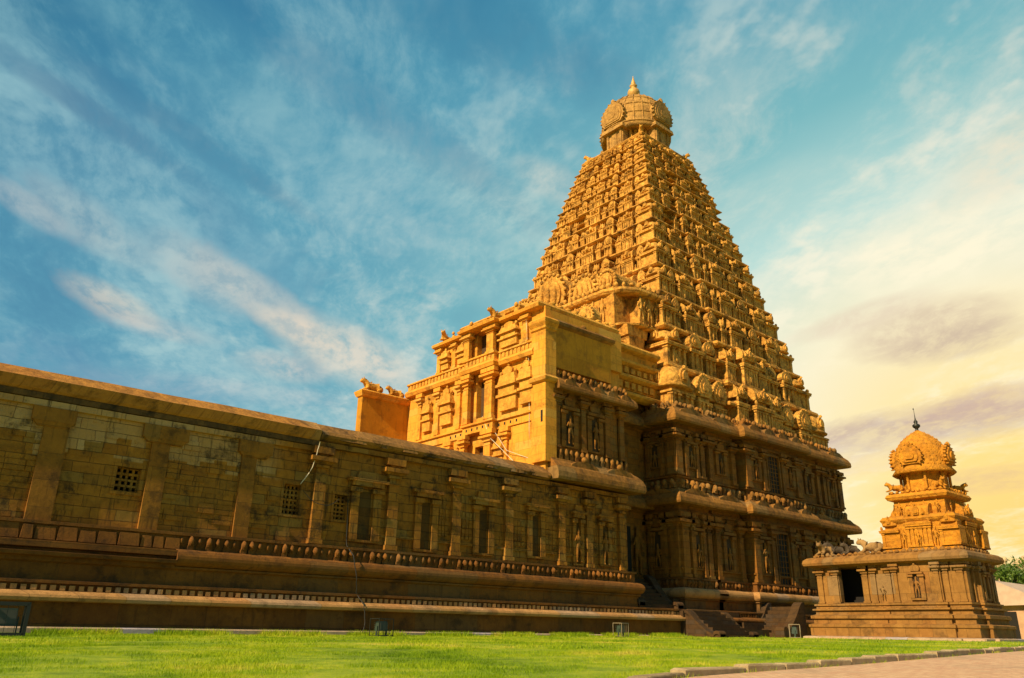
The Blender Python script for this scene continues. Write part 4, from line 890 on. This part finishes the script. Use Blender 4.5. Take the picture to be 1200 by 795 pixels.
    for j in range(8):
        a = j * pi / 4; nk.T = (lambda a: lambda u, v, z: (CX + v * cos(a) - u * sin(a), CY + v * sin(a) + u * cos(a), z))(a)
        for u in (-.85, .85, -.3, .3): nk.box(u - .13, u + .13, 2.5, 2.98, 50.9, 53.1)
    nk.T = None; nk.build('neck', M_TOW2, tower)
    dp = [(3.1, 53.2), (3.8, 53.05), (4.02, 53.3), (3.92, 53.7), (3.88, 54.7), (3.78, 55.7), (3.5, 56.7), (3.0, 57.6), (2.3, 58.35), (1.45, 58.9), (.7, 59.15)]
    dm = MB(); dm.lathe(CX, CY, dp, 32, smooth=True)
    for j in range(24):
        a = j * pi / 12 + pi / 24; dm.tube([(CX + r * cos(a), CY + r * sin(a), z_) for r, z_ in dp[3:9]], .09, 5)
    for r, z_ in ((3.95, 53.75), (3.85, 55.0), (3.62, 56.3), (3.1, 57.4)): dm.tube([(CX + r * cos(2 * pi * j / 32), CY + r * sin(2 * pi * j / 32), z_) for j in range(33)], .10, 5)
    dmo = dm.build('dome', M_CROWN, tower)
    for j in range(4):
        a = j * pi / 2; g = MB(); g.T = (lambda a: lambda u, v, z: (CX + v * cos(a) - u * sin(a), CY + v * sin(a) + u * cos(a), z))(a)
        P = [(1.65 * cos(q), 55.0 + 1.6 * sin(q) * (1.12 if sin(q) > .93 else 1)) for q in [(-.75 + k * (pi + 1.5) / 16) for k in range(17)]]
        g.extr(P, 2.6, 4.05); g.extr([(x * .86, 55.0 + (zz - 55.0) * .86) for x, zz in P], 4.0, 4.15)
        for q in P[1:-1]: g.lump(q[0] * 1.03, 3.95, 55.0 + (q[1] - 55.0) * 1.03, .12, .2, .12, 5)
        for r, d_ in ((.68, 4.2), (.5, 4.1), (.34, 4.25)): g.extr([(x * r, 55.0 + (zz - 55.0) * r) for x, zz in P], 3.6, d_)
        g.lump(0, 3.8, 56.95, .26, .26, .45); g.box(-1.6, 1.6, 2.2, 4.2, 53.0, 53.5, .1, .1); g.box(-1.2, 1.2, 2.2, 3.7, 50.8, 53.1); g.box(-.35, .35, 3.6, 3.8, 50.9, 52.7)
        for q_ in (-.95, .95): g.box(q_ - .14, q_ + .14, 3.6, 3.85, 50.8, 53.0)
        g.build('horseshoe_gable', M_CROWN, tower)
    fn = MB(); fn.lathe(CX, CY, [(.9, 59.0), (1.0, 59.1), (.6, 59.22), (.4, 59.35), (.34, 59.5), (.5, 59.65), (.68, 59.95), (.74, 60.25), (.64, 60.55), (.36, 60.8), (.24, 60.95), (.42, 61.1), (.46, 61.25), (.2, 61.4), (.28, 61.6), (.2, 61.9), (.08, 62.3), (.02, 62.7)], 20)
    fn.build('finial', M_BRASS, tower)
    for sx, sy in ((-1, -1), (1, -1), (-1, 1), (1, 1)):
        part('bull_statue', BULL_G, tower, (CX + sx * 3.6, CY + sy * 3.6, 50.7), math.atan2(sy, sx), (.8, .8, .9))
    # projecting gable (nose) on the east face
    X0 = 47.6
    n = MB(); n.box(X0, 53, 41.6, 59.2, 20, 27.9); n.box(X0 + 2, 54, 44.0, 56.8, 27.9, 30.5); n.box(X0 + 2.0, 53, 40.55, 42, 24.2, 27.9)
    n.box(X0 + .9, X0 + 2.4, 40.75, 42.2, 21.0, 23.4, -.25, -.1); n.box(X0 + .5, X0 + 2.9, 40.6, 42.2, 23.4, 24.3, -.15, -.05)
    n.build('projecting_nose', M_TOW, tower)
    n = MB(); pth = [(X0, 59), (X0, 42.6), (X0 + .5, 41.3), (X0 + 1.6, 40.5), (X0 + 3.0, 40.4), (53, 40.4)]
    n.sweep(pth, [(0, 27.2), (.3, 27.3), (.45, 27.5), (.4, 27.75), (.1, 27.9)], inner=-.8); n.sweep(pth, [(0, 24.2), (.35, 24.3), (.4, 24.45), (.1, 24.6)], inner=-.8)
    frieze(n, pth, 27.9, 28.5, .3, .55, 'crest'); n.build('nose_cornice', M_TOW2, tower)
    n = MB()
    for y in np.linspace(42.9, 58, 15): n.proto(FP, X0 - .05, y, 24.55, 1.1, 1.1, 1.3, 0, 1)
    for a in np.linspace(-1.9, -.6, 0 + 1): pass
    for x in (49.6, 50.7, 51.8): n.proto(FP, x, 40.4, 24.6, 1.1, 1., 1.32, -1, 0)
    for y in np.linspace(44.5, 56, 11): n.proto(FP, X0 + 1.2, y, 28.0, 1.0, 1., 1.2, 0, 1)
    n.build('row_of_figures', M_TOW2, tower, stuff=True)
    for (y, zc, r, xx) in ((43.0, 28.9, 1.0, X0 + 1.0), (46.0, 29.0, 1.45, X0 + 1.2), (50.4, 29.8, 2.0, X0 + 1.2), (54.2, 29.0, 1.45, X0 + 1.2)):
        g = MB().at(east(xx)); P = [(y + r * cos(q), zc + r * 1.1 * sin(q)) for q in [(-.75 + k * (pi + 1.5) / 16) for k in range(17)]]
        g.extr(P, -3., .3); g.extr([(y + (x - y) * .78, zc + (zz - zc) * .78) for x, zz in P], .25, .5)
        for q in P: g.lump(y + (q[0] - y) * 1.03, .3, zc + (q[1] - zc) * 1.03, .2, .2, .2, 5)
        for q in (-.45, 0, .45): g.lump(y + q * r, .55, zc - .1, .2 * r * .6, .25, .5 * r, 6)
        g.build('gable_arch', M_TOW2, tower)
    d = MB(); d.lathe(X0 + 2.0, 43.4, [(1.2, 27.9), (1.4, 28.2), (1.35, 28.8), (1.15, 29.3), (.8, 29.7), (.3, 29.95), (.05, 30.1)], 20); d.build('white_dome', M_WHITE, tower)
    d = MB(); d.T = east(43.3); yc, zc_ = 40.9, 23.6
    P = [(yc + .9 * cos(q), zc_ + 1.0 * sin(q)) for q in [(-.75 + k * (pi + 1.5) / 16) for k in range(17)]]
    d.box(yc - .6, yc + .6, -1.0, 0, 21.2, zc_ - .5); d.box(yc - .9, yc + .9, -1.1, .1, zc_ - 1.0, zc_ - .75)
    d.extr(P, -.8, .1); d.extr([(yc + (x - yc) * .75, zc_ + (zz - zc_) * .75) for x, zz in P], .05, .2)
    for q in P: d.lump(yc + (q[0] - yc) * 1.03, .05, zc_ + (q[1] - zc_) * 1.03, .10, .15, .10, 5)
    d.build('ring_gable', M_TOW2, tower)
build_tower()

# ------------------------------------------------------------------ stair between hall and tower
stair = thing('stone_staircase', (48, 35, -.4), 'dark granite stairway with curled balustrades beside the tower foot', 'staircase')
def balustrade(mb, x0, x1, path_y, top):
    """solid curled balustrade: profile points (y, z) extruded in x"""
    poly = list(top) + [(top[-1][0], -.6), (top[0][0], -.6)]
    mb.T = lambda u, v, z: (v, u, z); mb.extr(poly, x0, x1); mb.T = None
def scurve(y0, z0, y1, z1, curl=.35, n=14):
    pts = []
    for k in range(n + 1):
        f = k / n; g = f * f * (3 - 2 * f); pts.append((y0 + (y1 - y0) * f, z0 + (z1 - z0) * (.45 * f + .55 * g) + .22 * sin(pi * min(1, f * 2.2)) * (1 - f)))
    dirn = 1 if y1 > y0 else -1
    for a in np.linspace(0, pi, 8): pts.append((y1 + dirn * (curl - curl * cos(a)) , z1 + curl * .8 * sin(a)))
    return pts
def build_stair():
    b = MB()
    for i in range(9): z1 = 3.7 - i * .26; b.box(43.9, 47.3, 39.6 - i * .36 - .36, 40.6, 1.4, z1)
    for i in range(8): z1 = 1.35 - i * .23; b.box(48.0, 51.8, 35.9 - i * .36 - .36, 37.5, -.6, z1)
    b.box(47.3, 54, 35.95, 39.5, -.6, 1.5); b.box(54, 60.5, 35.6, 37.2, -.6, .85); b.box(52.5, 60, 34.8, 36.4, -.6, .35)
    b.build('steps', M_STAIR, stair)
    for (x0, x1, p, zb) in ((43.3, 43.85, scurve(39.5, 3.95, 37.0, 1.95, .3), 1.4), (47.3, 47.85, scurve(39.3, 3.95, 36.9, 1.85, .3), 1.45), (47.5, 48.05, scurve(36.2, 1.55, 33.7, .0, .28), -.6), (51.8, 52.3, scurve(36.2, 1.5, 33.9, .0, .26), -.6)):
        q = MB(); poly = list(p) + [(p[-1][0], zb), (p[0][0], zb)]; q.T = lambda u, v, z: (v, u, z); q.extr(poly, x0, x1); q.extr([(a, b_ + .001) for a, b_ in p] + [(a, b_ - .22) for a, b_ in reversed(p)], x0 - .08, x1 + .08); q.T = None; q.build('balustrade', M_STAIR, stair)
    q = MB(); q.box(48.1, 50.0, 37.3, 38.4, 1.5, 2.35, .05, .05); q.build('coping_block', M_STAIR, stair)
    for u_ in (48.9, 50.1, 51.2, 52.6): pass
build_stair()
side = thing('side_staircase', (57, 33, -.3), 'small dark stair with stepped curved parapet between the tower and small shrine', 'staircase')
def build_side():
    q = MB(); q.T = lambda u, v, z: (u, v, z)
    poly = [(x, z) for x, z in scurve(58.6, 2.35, 56.0, .35, .3)] + [(55.4, -.5), (58.6, -.5)]
    q.extr(poly, 33.2, 33.9); q.build('parapet', M_STAIR, side); q = MB(); q.extr(poly, 36., 36.6); q.build('parapet', M_STAIR, side)
    q = MB()
    for i in range(8): q.box(56.0 + i * .33, 59.5, 33.9, 36.0, -.5, -.1 + (i + 1) * .27)
    q.build('steps', M_STAIR, side)
build_side()

# ------------------------------------------------------------------ small shrine on the right
SX0, SX1, SY0, SY1 = 58.55, 63.5, 21.5, 31.9
shr = thing('small_shrine', (61, 26.5, -.2), 'small free-standing ochre-domed shrine with a dark porch opening, right of the great tower', 'shrine')
SCX, SCY = 61.25, 24.05
def build_shrine():
    def ft(o=0, bay=.25):
        L = [(SX0, SY1), (SX0, 28.1), (SX0 - bay * .0, 28.1), (SX0, 26.2), (SX0 - bay, 26.2), (SX0 - bay, 22.9), (SX0, 22.9), (SX0, SY0), (60.0, SY0), (60., SY0 - bay), (62.2, SY0 - bay), (62.2, SY0), (SX1, SY0), (SX1, SY1)]
        out = []
        for p in L:
            if not out or abs(p[0] - out[-1][0]) + abs(p[1] - out[-1][1]) > 1e-6: out.append(p)
        return out
    P = ft()
    st = MB(); st.sweep(P, [(1.05, -.6), (1.05, -.05), (.9, .0), (.5, .02)], True, inner=-.5); st.build('footing', M_STRIP, shr)
    b = MB(); b.sweep(P, [(.62, -.3), (.62, .55), (.70, .62), (.70, .78), (.52, .84), (.40, .86), (.40, 1.15), (.55, 1.2), (.55, 1.4), (.34, 1.46), (.25, 1.5), (.25, 1.72), (.42, 1.76), (.42, 1.86), (.2, 1.9), (.2, 2.05), (.3, 2.08), (.3, 2.2), (0, 2.24)], True, inner=-1.)
    frieze(b, P + [P[0]], 1.86, 2.08, .32, .3, 'crest'); b.build('plinth', M_SHR, shr)
    w = MB(); w.box(SX0, SX1, SY0, 27.9, 2.2, 4.9); w.box(SX0 + .35, SX0 + .36, 27.9, SY1, 2.2, 2.3)
    w.box(SX0 - .25, SX0 + .1, 22.9, 26.2, 2.2, 4.9); w.box(60., 62.2, SY0 - .25, SY0 + .1, 2.2, 4.9)
    w.box(SX0, SX0 + .5, 30.2, SY1, 2.2, 4.9); w.box(SX1 - .5, SX1, 27.9, SY1, 2.2, 4.9); w.box(SX0, SX1, SY1 - .4, SY1, 2.2, 4.9); w.box(SX0, SX0 + .5, 27.9, 28.45, 2.2, 4.9)
    w.box(SX0, SX1, 27.9, SY1, 4.75, 5.0); w.build('wall', M_SHR, shr)
    dk = MB(); dk.box(SX0 + .01, SX1 - .5, 27.92, SY1 - .4, 2.18, 2.26); dk.box(SX0 + 2.2, SX0 + 2.3, 27.92, SY1 - .4, 2.26, 4.75); dk.build('porch_interior', M_HOLE, shr)
    for u, w_, o in ((21.75, .45, 0), (22.65, .35, 0), (23.15, .35, .25), (25.95, .35, .25), (26.5, .35, 0), (27.6, .38, 0), (28.2, .42, 0), (30.45, .42, 0), (31.65, .42, 0)):
        p = MB().at(east(SX0 - o)); pilaster(p, u, 2.24, 4.85, w_, .14, 1.1); p.build('pilaster', M_SHR, shr)
    for u, w_, o in ((58.8, .4, 0), (59.8, .3, 0), (60.2, .3, .25), (62.0, .3, .25), (62.4, .3, 0), (63.3, .4, 0)):
        p = MB().at(north(SY0 - o)); pilaster(p, u, 2.24, 4.85, w_, .14, 1.1); p.build('pilaster', M_SHR, shr)
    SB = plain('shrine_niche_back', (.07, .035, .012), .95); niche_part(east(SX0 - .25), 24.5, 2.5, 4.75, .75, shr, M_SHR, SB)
    niche_part(north(SY0 - .25), 61.1, 2.5, 4.75, .75, shr, M_SHR, SB)
    part('niche_statue', FIG_S, shr, (SX0 - .38, 24.5, 2.55), pi / 2, (.55, .55, .68)); part('niche_statue', FIG_S, shr, (SX0 - .1, 27.0, 2.45), pi / 2, (.5, .5, .5))
    R4 = [(SX0, SY1), (SX0, SY0), (SX1, SY0), (SX1, SY1)]
    c = MB(); c.sweep(R4, [(0, 4.78), (.3, 4.82), (.66, 4.95), (.72, 5.12), (.66, 5.34), (.45, 5.5), (.2, 5.56)], True, inner=-1.8, jitter=.02); c.build('eave', M_SHR, shr)
    c = MB(); frieze(c, R4 + [R4[0]], 5.52, 5.86, .28, .42, 'crest'); c.sweep(R4, [(.0, 5.5), (.08, 5.52), (.08, 5.68), (-.2, 5.7)], True, inner=-2); c.box(SX0, SX1, SY0, SY1, 5.4, 5.6); c.build('parapet_frieze', M_SHR, shr)
    # stepped tower
    def sq(w): return [(SCX - w, SCY + w), (SCX - w, SCY - w), (SCX + w, SCY - w), (SCX + w, SCY + w)]
    tt = MB(); tt.sweep(sq(2.35), [(0, 5.6), (.15, 5.65), (.15, 5.85), (0, 5.9), (0, 7.6)], True, inner=-1.8); tt.sweep(sq(2.1), [(.2, 7.5), (.42, 7.7), (.5, 7.85), (.35, 8.05), (.05, 8.15)], True, inner=-1.6)
    tt.sweep(sq(1.75), [(0, 8.1), (0, 9.2), (.3, 9.3), (.42, 9.5), (.3, 9.7), (.0, 9.8)], True, inner=-1.4); frieze(tt, sq(1.9) + sq(1.9)[:1], 9.75, 10.0, .2, .35, 'crest'); tt.build('tower_tier', M_SHRT, shr)
    for sx, sy in ((-1, -1), (1, -1), (-1, 1), (1, 1)): part('domed_shrine', MKO, shr, (SCX + sx * 2.0, SCY + sy * 2.0, 5.9), 0, (1.35, 1.35, 2.35))
    for dx_, dy_, rz in ((0, -1, pi), (-1, 0, pi / 2), (1, 0, -pi / 2), (0, 1, 0)):
        part('barrel_shrine', MSO, shr, (SCX + dx_ * 1.95, SCY + dy_ * 1.95, 5.9), rz, (1.9, 1.3, 3.1))
        for q in (-.75, .75): part('niche_statue', FIG_O, shr, (SCX + dx_ * 2.45 + dy_ * q * 1.45, SCY + dy_ * 2.45 + dx_ * q * 1.45, 5.95), rz, (.5, .5, .62))
        part('niche_statue', FIG_O, shr, (SCX + dx_ * 2.65, SCY + dy_ * 2.65, 6.0), rz, (.42, .42, .5))
        for q in (-1, -.33, .33, 1): part('niche_statue', FIG_O, shr, (SCX + dx_ * 1.95 + dy_ * q * 1.3, SCY + dy_ * 1.95 + dx_ * q * 1.3, 8.15), rz, (.42, .42, .48))
    nk = MB(); nk.lathe(SCX, SCY, [(1.6, 9.75), (1.65, 9.9), (1.5, 10.0), (1.48, 11.1), (1.7, 11.35)], 8, rot=pi / 8, smooth=False)
    for j in range(8): a = j * pi / 4 + pi / 8; nk.lathe(SCX + 1.6 * cos(a), SCY + 1.6 * sin(a), [(.16, 9.95), (.1, 10.1), (.1, 11.0), (.22, 11.25)], 6)
    nk.build('neck', M_SHRT, shr)
    dm = MB(); prof = [(1.3, 11.35), (1.98, 11.15), (2.14, 11.27), (1.90, 11.6), (1.88, 12.1), (1.82, 12.65), (1.62, 13.2), (1.26, 13.7), (.80, 14.1), (.38, 14.38), (.12, 14.55)]
    dm.lathe(SCX, SCY, prof, 32)
    for r, z in [(1.87, 11.75), (1.88, 12.0), (1.85, 12.3), (1.80, 12.6), (1.70, 12.9), (1.60, 13.2), (1.43, 13.45), (1.24, 13.7), (1.0, 13.92), (.78, 14.1), (.5, 14.3)]:
        for j in range(28): a = 2 * pi * (j + .5 * (int(z * 100) % 2)) / 28; dm.lump(SCX + r * cos(a), SCY + r * sin(a), z, .032 * r, .032 * r, .09, 5)
    dm.build('dome', M_SHRT, shr)
    for j in range(4):
        a = j * pi / 2; g = MB(); g.T = (lambda a: lambda u, v, z: (SCX + v * cos(a) - u * sin(a), SCY + v * sin(a) + u * cos(a), z))(a)
        Pq = [(.80 * cos(q), 12.3 + .78 * sin(q) * (1.15 if sin(q) > .93 else 1)) for q in [(-.75 + k * (pi + 1.5) / 14) for k in range(15)]]
        g.extr(Pq, 1.4, 2.0); g.extr([(x * .75, 12.3 + (zz - 12.3) * .75) for x, zz in Pq], 1.95, 2.1); g.extr([(x * .4, 12.3 + (zz - 12.3) * .4) for x, zz in Pq], 2.05, 2.2)
        for q in Pq: g.lump(q[0] * 1.05, 1.95, 12.3 + (q[1] - 12.3) * 1.05, .065, .14, .065, 5)
        g.lump(0, 1.95, 13.2, .13, .16, .2); g.build('horseshoe_gable', M_SHRT, shr)
    fn = MB(); fn.lathe(SCX, SCY, [(.34, 14.25), (.10, 14.62), (.12, 14.7), (.26, 14.82), (.28, 14.95), (.1, 15.1), (.16, 15.2), (.05, 15.4), (.02, 15.75), (.012, 16.3)], 12)
    fn.at(north(SCY)); fn.box(SCX - .16, SCX + .01, -.015, .015, 16.15, 16.22); fn.T = None
    fn.build('finial', M_IRON, shr)
MKO = PK.mesh('ochre_domed_shrine', M_SHRT); MSO = PS.mesh('ochre_barrel_shrine', M_SHRT); FIG_O = figure_mesh('ochre_figure', M_SHRT)
build_shrine()

# ------------------------------------------------------------------ bull statues that rest on roofs
def bull(me, loc, rz, s, label, group=None):
    o = bpy.data.objects.new('bull_statue', me); COL.objects.link(o); o.location = loc; o.rotation_euler = (0, 0, rz); o.scale = (s, s, s); tag(o, label, 'statue', group); return o
GB = 'stone bulls resting on the roofs'
bull(BULL_P, (58.9, 31.2, 5.68), pi, .88, 'pale stone bull on the small shrine roof, at the outer end of the porch', GB)
bull(BULL_D, (60.4, 31.0, 5.68), pi - .4, 1.0, 'dark stone bull on the small shrine porch roof behind the pale one', GB)
bull(BULL_D, (59.2, 29.3, 5.66), pi * .9, .8, 'smaller dark stone bull near the middle of the small shrine porch roof', GB)
bull(BULL_P, (59.2, 27.6, 5.68), pi / 2, 1.0, 'pale stone bull on the porch roof beside the ochre shrine tower', GB)
bull(BULL_G, (31.9, 53.6, 17.72), pi * 1.0, .95, 'golden bull at the outer corner of the projecting parapet block', GB)
bull(BULL_G, (34.1, 53.6, 17.72), pi * 1.0, .8, 'golden bull at the inner end of the projecting parapet block', GB)
bull(BULL_G, (35.3, 42.2, 21.5), pi, .85, 'golden bull above the topmost doorway of the sunlit facade', GB)
bull(BULL_G, (35.4, 48.8, 21.5), pi * 1.2, .8, 'golden bull at the far left end of the top facade cornice', GB)
for j, (sx, sy, w_) in enumerate(((-1, -1, 'near corner'), (1, -1, 'right-hand corner'), (-1, 1, 'left-hand corner'), (1, 1, 'hidden rear corner'))):
    bull(BULL_O, (SCX + sx * 1.55, SCY + sy * 1.55, 9.95), math.atan2(sy, sx), .62, 'small ochre bull at the ' + w_ + ' below the shrine dome', 'ochre bulls below the shrine dome')
def lion(loc, s, label):
    m = MB(); x, y, z = loc
    m.lump(x, y, z + .35 * s, .28 * s, .3 * s, .42 * s, 8); m.lump(x - .1 * s, y, z + .95 * s, .2 * s, .2 * s, .24 * s, 8); m.lump(x + .2 * s, y, z + .2 * s, .35 * s, .26 * s, .25 * s, 8)
    tag(m.build('seated_figure', M_GOLD2), label, 'statue', 'small figures along the facade top')
lion((35.3, 45.3, 21.45), .75, 'small seated stone figure left of the topmost doorway on the facade top')
lion((35.3, 40.1, 21.45), .8, 'small seated stone figure on the facade top right of the topmost doorway')
lion((35.3, 47.6, 21.45), .6, 'smallest seated stone figure on the far left stretch of the facade top')

# ------------------------------------------------------------------ floodlights in cages, cables
def floodlight(loc, rz, w, h, cagem, label, body=.015):
    o = thing('floodlight', loc, label, 'floodlight', 'floodlights on the lawn'); x, y, z = loc
    r = body; c, s = cos(rz), sin(rz); T = lambda u, v, q: (x + u * c + v * s, y + u * s - v * c, z + q)
    cg = MB().at(T)
    for u in (-w / 2, w / 2):
        for v in (-.35, .35): cg.box(u - r, u + r, v - r, v + r, 0, h)
    for q in (.05, h):
        for v in (-.35, .35): cg.box(-w / 2, w / 2, v - r, v + r, q - r, q + r)
        for u in (-w / 2, w / 2): cg.box(u - r, u + r, -.35, .35, q - r, q + r)
    for k in range(1, 4): u = -w / 2 + w * k / 4; cg.box(u - .008, u + .008, .345, .355, .05, h)
    cg.build('cage', cagem, o)
    hd = MB().at(T); k = .30 * w
    hd.box(-k, k, -.2, .16, h * .32, h * .86, .03, .05); [hd.box(-k * .9, k * .9, -.28 - .0, -.2, h * (.4 + .12 * j), h * (.44 + .12 * j)) for j in range(4)]
    hd.box(-k - .05, -k - .015, -.05, .05, h * .05, h * .6); hd.box(k + .015, k + .05, -.05, .05, h * .05, h * .6); hd.box(-k - .05, k + .05, -.08, .08, 0, h * .06)
    hd = hd.build('lamp_head', M_LAMPG, o); ln = MB().at(T); ln.box(-k * .85, k * .85, .16, .18, h * .38, h * .80); ln.build('lens', M_GLASS, hd)
floodlight((5.75, 31.5, gz(5.75, 31.5)), -.1, 1.15, 1.0, M_IRON, 'big dark green floodlight in a frame at the left edge of the lawn', .055)
floodlight((22.1, 34.6, gz(22.1, 34.6)), .1, .85, .8, M_IRON, 'dark caged floodlight at the wall foot below the hanging black cable')
floodlight((39.6, 34.9, gz(39.6, 34.9)), 0, .62, .8, M_CAGE, 'floodlight in a pale wire cage left of the stone stairway')
floodlight((53.6, 31.3, gz(53.6, 31.3)), .5, .8, .9, M_CAGE, 'floodlight in a pale cage at the left corner of the small shrine')
def cable(pts, r, mat, label, sag=.0):
    m = MB(); out = []
    for a, b in zip(pts[:-1], pts[1:]):
        for k in range(6): f = k / 6; p = np.array(a) * (1 - f) + np.array(b) * f; p[2] -= sag * 4 * f * (1 - f); out.append(p + V(ru(-.02, .02), 0, 0))
    out.append(np.array(pts[-1], float)); m.tube(out, r, 5); tag(m.build('cable', mat), label, 'cable')
cable([(18.9, 36.5, 8.9), (18.75, 36.7, 7.6), (18.25, 36.85, 6.7)], .022, M_CABW, 'short white cable hanging on the wall right of the second window')
cable([(21.0, 36.9, 6.3), (21.1, 36.85, 4.0), (21.2, 36.2, 3.4), (21.4, 36.1, 2.4), (21.6, 36.3, 1.6), (21.8, 35.85, 1.1), (21.9, 35.8, .2), (21.6, 35.6, -.4)], .026, M_CABB, 'long black cable hanging down the base mouldings from the third window', .0)
cable([(18.4, 36.8, 6.4), (19.4, 36.6, 5.8), (20.4, 36.7, 6.2)], .018, M_CABB, 'thin black cable sagging between the second and third windows', .15)
cable([(35.6, 36.5, 9.9), (34.9, 40.5, 11.5), (34.7, 42.7, 14.2)], .02, M_CABW, 'pale rope sloping up to the middle doorway, nearer the corner pier')
cable([(33.0, 37.4, 9.9), (34.6, 42.0, 12.6), (34.7, 43.0, 14.3)], .02, M_CABW, 'pale rope rising from the coping to the middle doorway, farther left')
cable([(35.0, 38.8, 20.9), (35.05, 38.5, 17.0), (35.05, 38.4, 12.0)], .02, M_CABW, 'thin pale cable running down the golden wall left of the corner pier')

# ------------------------------------------------------------------ background at the right edge: cloister, shed, tree
cl = thing('cloister_wall', (100, 45, 0), 'distant pale cloister wall topped with small statues behind the shrine', 'wall')
def build_cloister():
    w = MB(); w.box(118, 124, 18, 110, -.5, 8.2); w.sweep([(118, 110), (118, 18), (124, 18)], [(0, 7.6), (.5, 7.8), (.6, 8.1), (.2, 8.5)], inner=-1.); w.build('wall', M_CLOIS, cl)
    n = MB()
    for i in range(40): y = 19 + i * 2.2; n.lump(118.2, y, 9.0, .4, .8, .6, 6); n.lump(118.2, y - .6, 9.6, .3, .35, .4, 6)
    n.build('parapet_statues', M_CLOIS, cl, stuff=True)
build_cloister()
shed = thing('low_outbuilding', (80, 27, 0), 'low faded pink outbuilding with pale sloping roof at the right edge', 'building')
def build_shed():
    w = MB(); w.box(84, 92, 24, 32.2, -.5, 2.9); w.build('wall', M_PINK, shed)
    r = MB(); r.T = lambda u, v, z: (v, u, z); r.extr([(32.8, 2.7), (32.8, 2.95), (28.2, 5.0), (25.6, 3.75), (23.4, 3.55), (23.4, 2.9)], 83.4, 92.6); r.T = None; r.build('roof', M_ROOFP, shed)
    d = MB(); d.box(83.94, 84.0, 27, 28.2, 0, 2.3); d.build('door', M_HOLE, shed)
build_shed()
def tree(loc, h, rad, label, n=5200, seed=1):
    rg = np.random.default_rng(seed); o = thing('broadleaf_tree', loc, label, 'tree', 'trees beyond the shrine'); x, y, z = loc
    tk = MB(); tk.tube([(x, y, z), (x + .1, y, z + h * .3), (x - .1, y + .1, z + h * .55)], [.32, .24, .16], 8)
    cl_ = []
    for k in range(22):
        a = rg.uniform(0, 2 * pi); r = rad * sqrt(rg.uniform(0, 1)) * .8; zz = z + h * rg.uniform(.42, .92); r *= 1.1 - .6 * abs((zz - z) / h - .6)
        c = (x + r * cos(a), y + r * sin(a), zz); cl_.append((c, rad * rg.uniform(.22, .42))); tk.tube([(x, y, z + h * .4), ((x + c[0]) / 2, (y + c[1]) / 2, (z + h * .45 + c[2]) / 2), c], [.12, .07, .03], 5)
    tk.build('trunk', M_BARK, o)
    lf = MB()
    for k in range(n):
        c, R_ = cl_[rg.integers(len(cl_))]; d = rg.normal(size=3); d /= np.linalg.norm(d); p = np.array(c) + d * R_ * rg.uniform(.55, 1.05) * V(1, 1, .75)
        s = rg.uniform(.10, .22); a = rg.normal(size=3); a /= np.linalg.norm(a); b = np.cross(a, rg.normal(size=3)); b /= np.linalg.norm(b)
        lf.add([tuple(p - a * s), tuple(p + b * s * .45), tuple(p + a * s), tuple(p - b * s * .45)], [(0, 1, 2, 3)])
    lf.build('crown', M_LEAF, o)
tree((96, 32.0, -.2), 8.2, 4.4, 'rounded green tree at the right edge nearest the pale roof', 7000, 1)
tree((100, 40.5, -.2), 8.0, 4.0, 'green tree left of the first, partly hidden by the small shrine', 5000, 4)
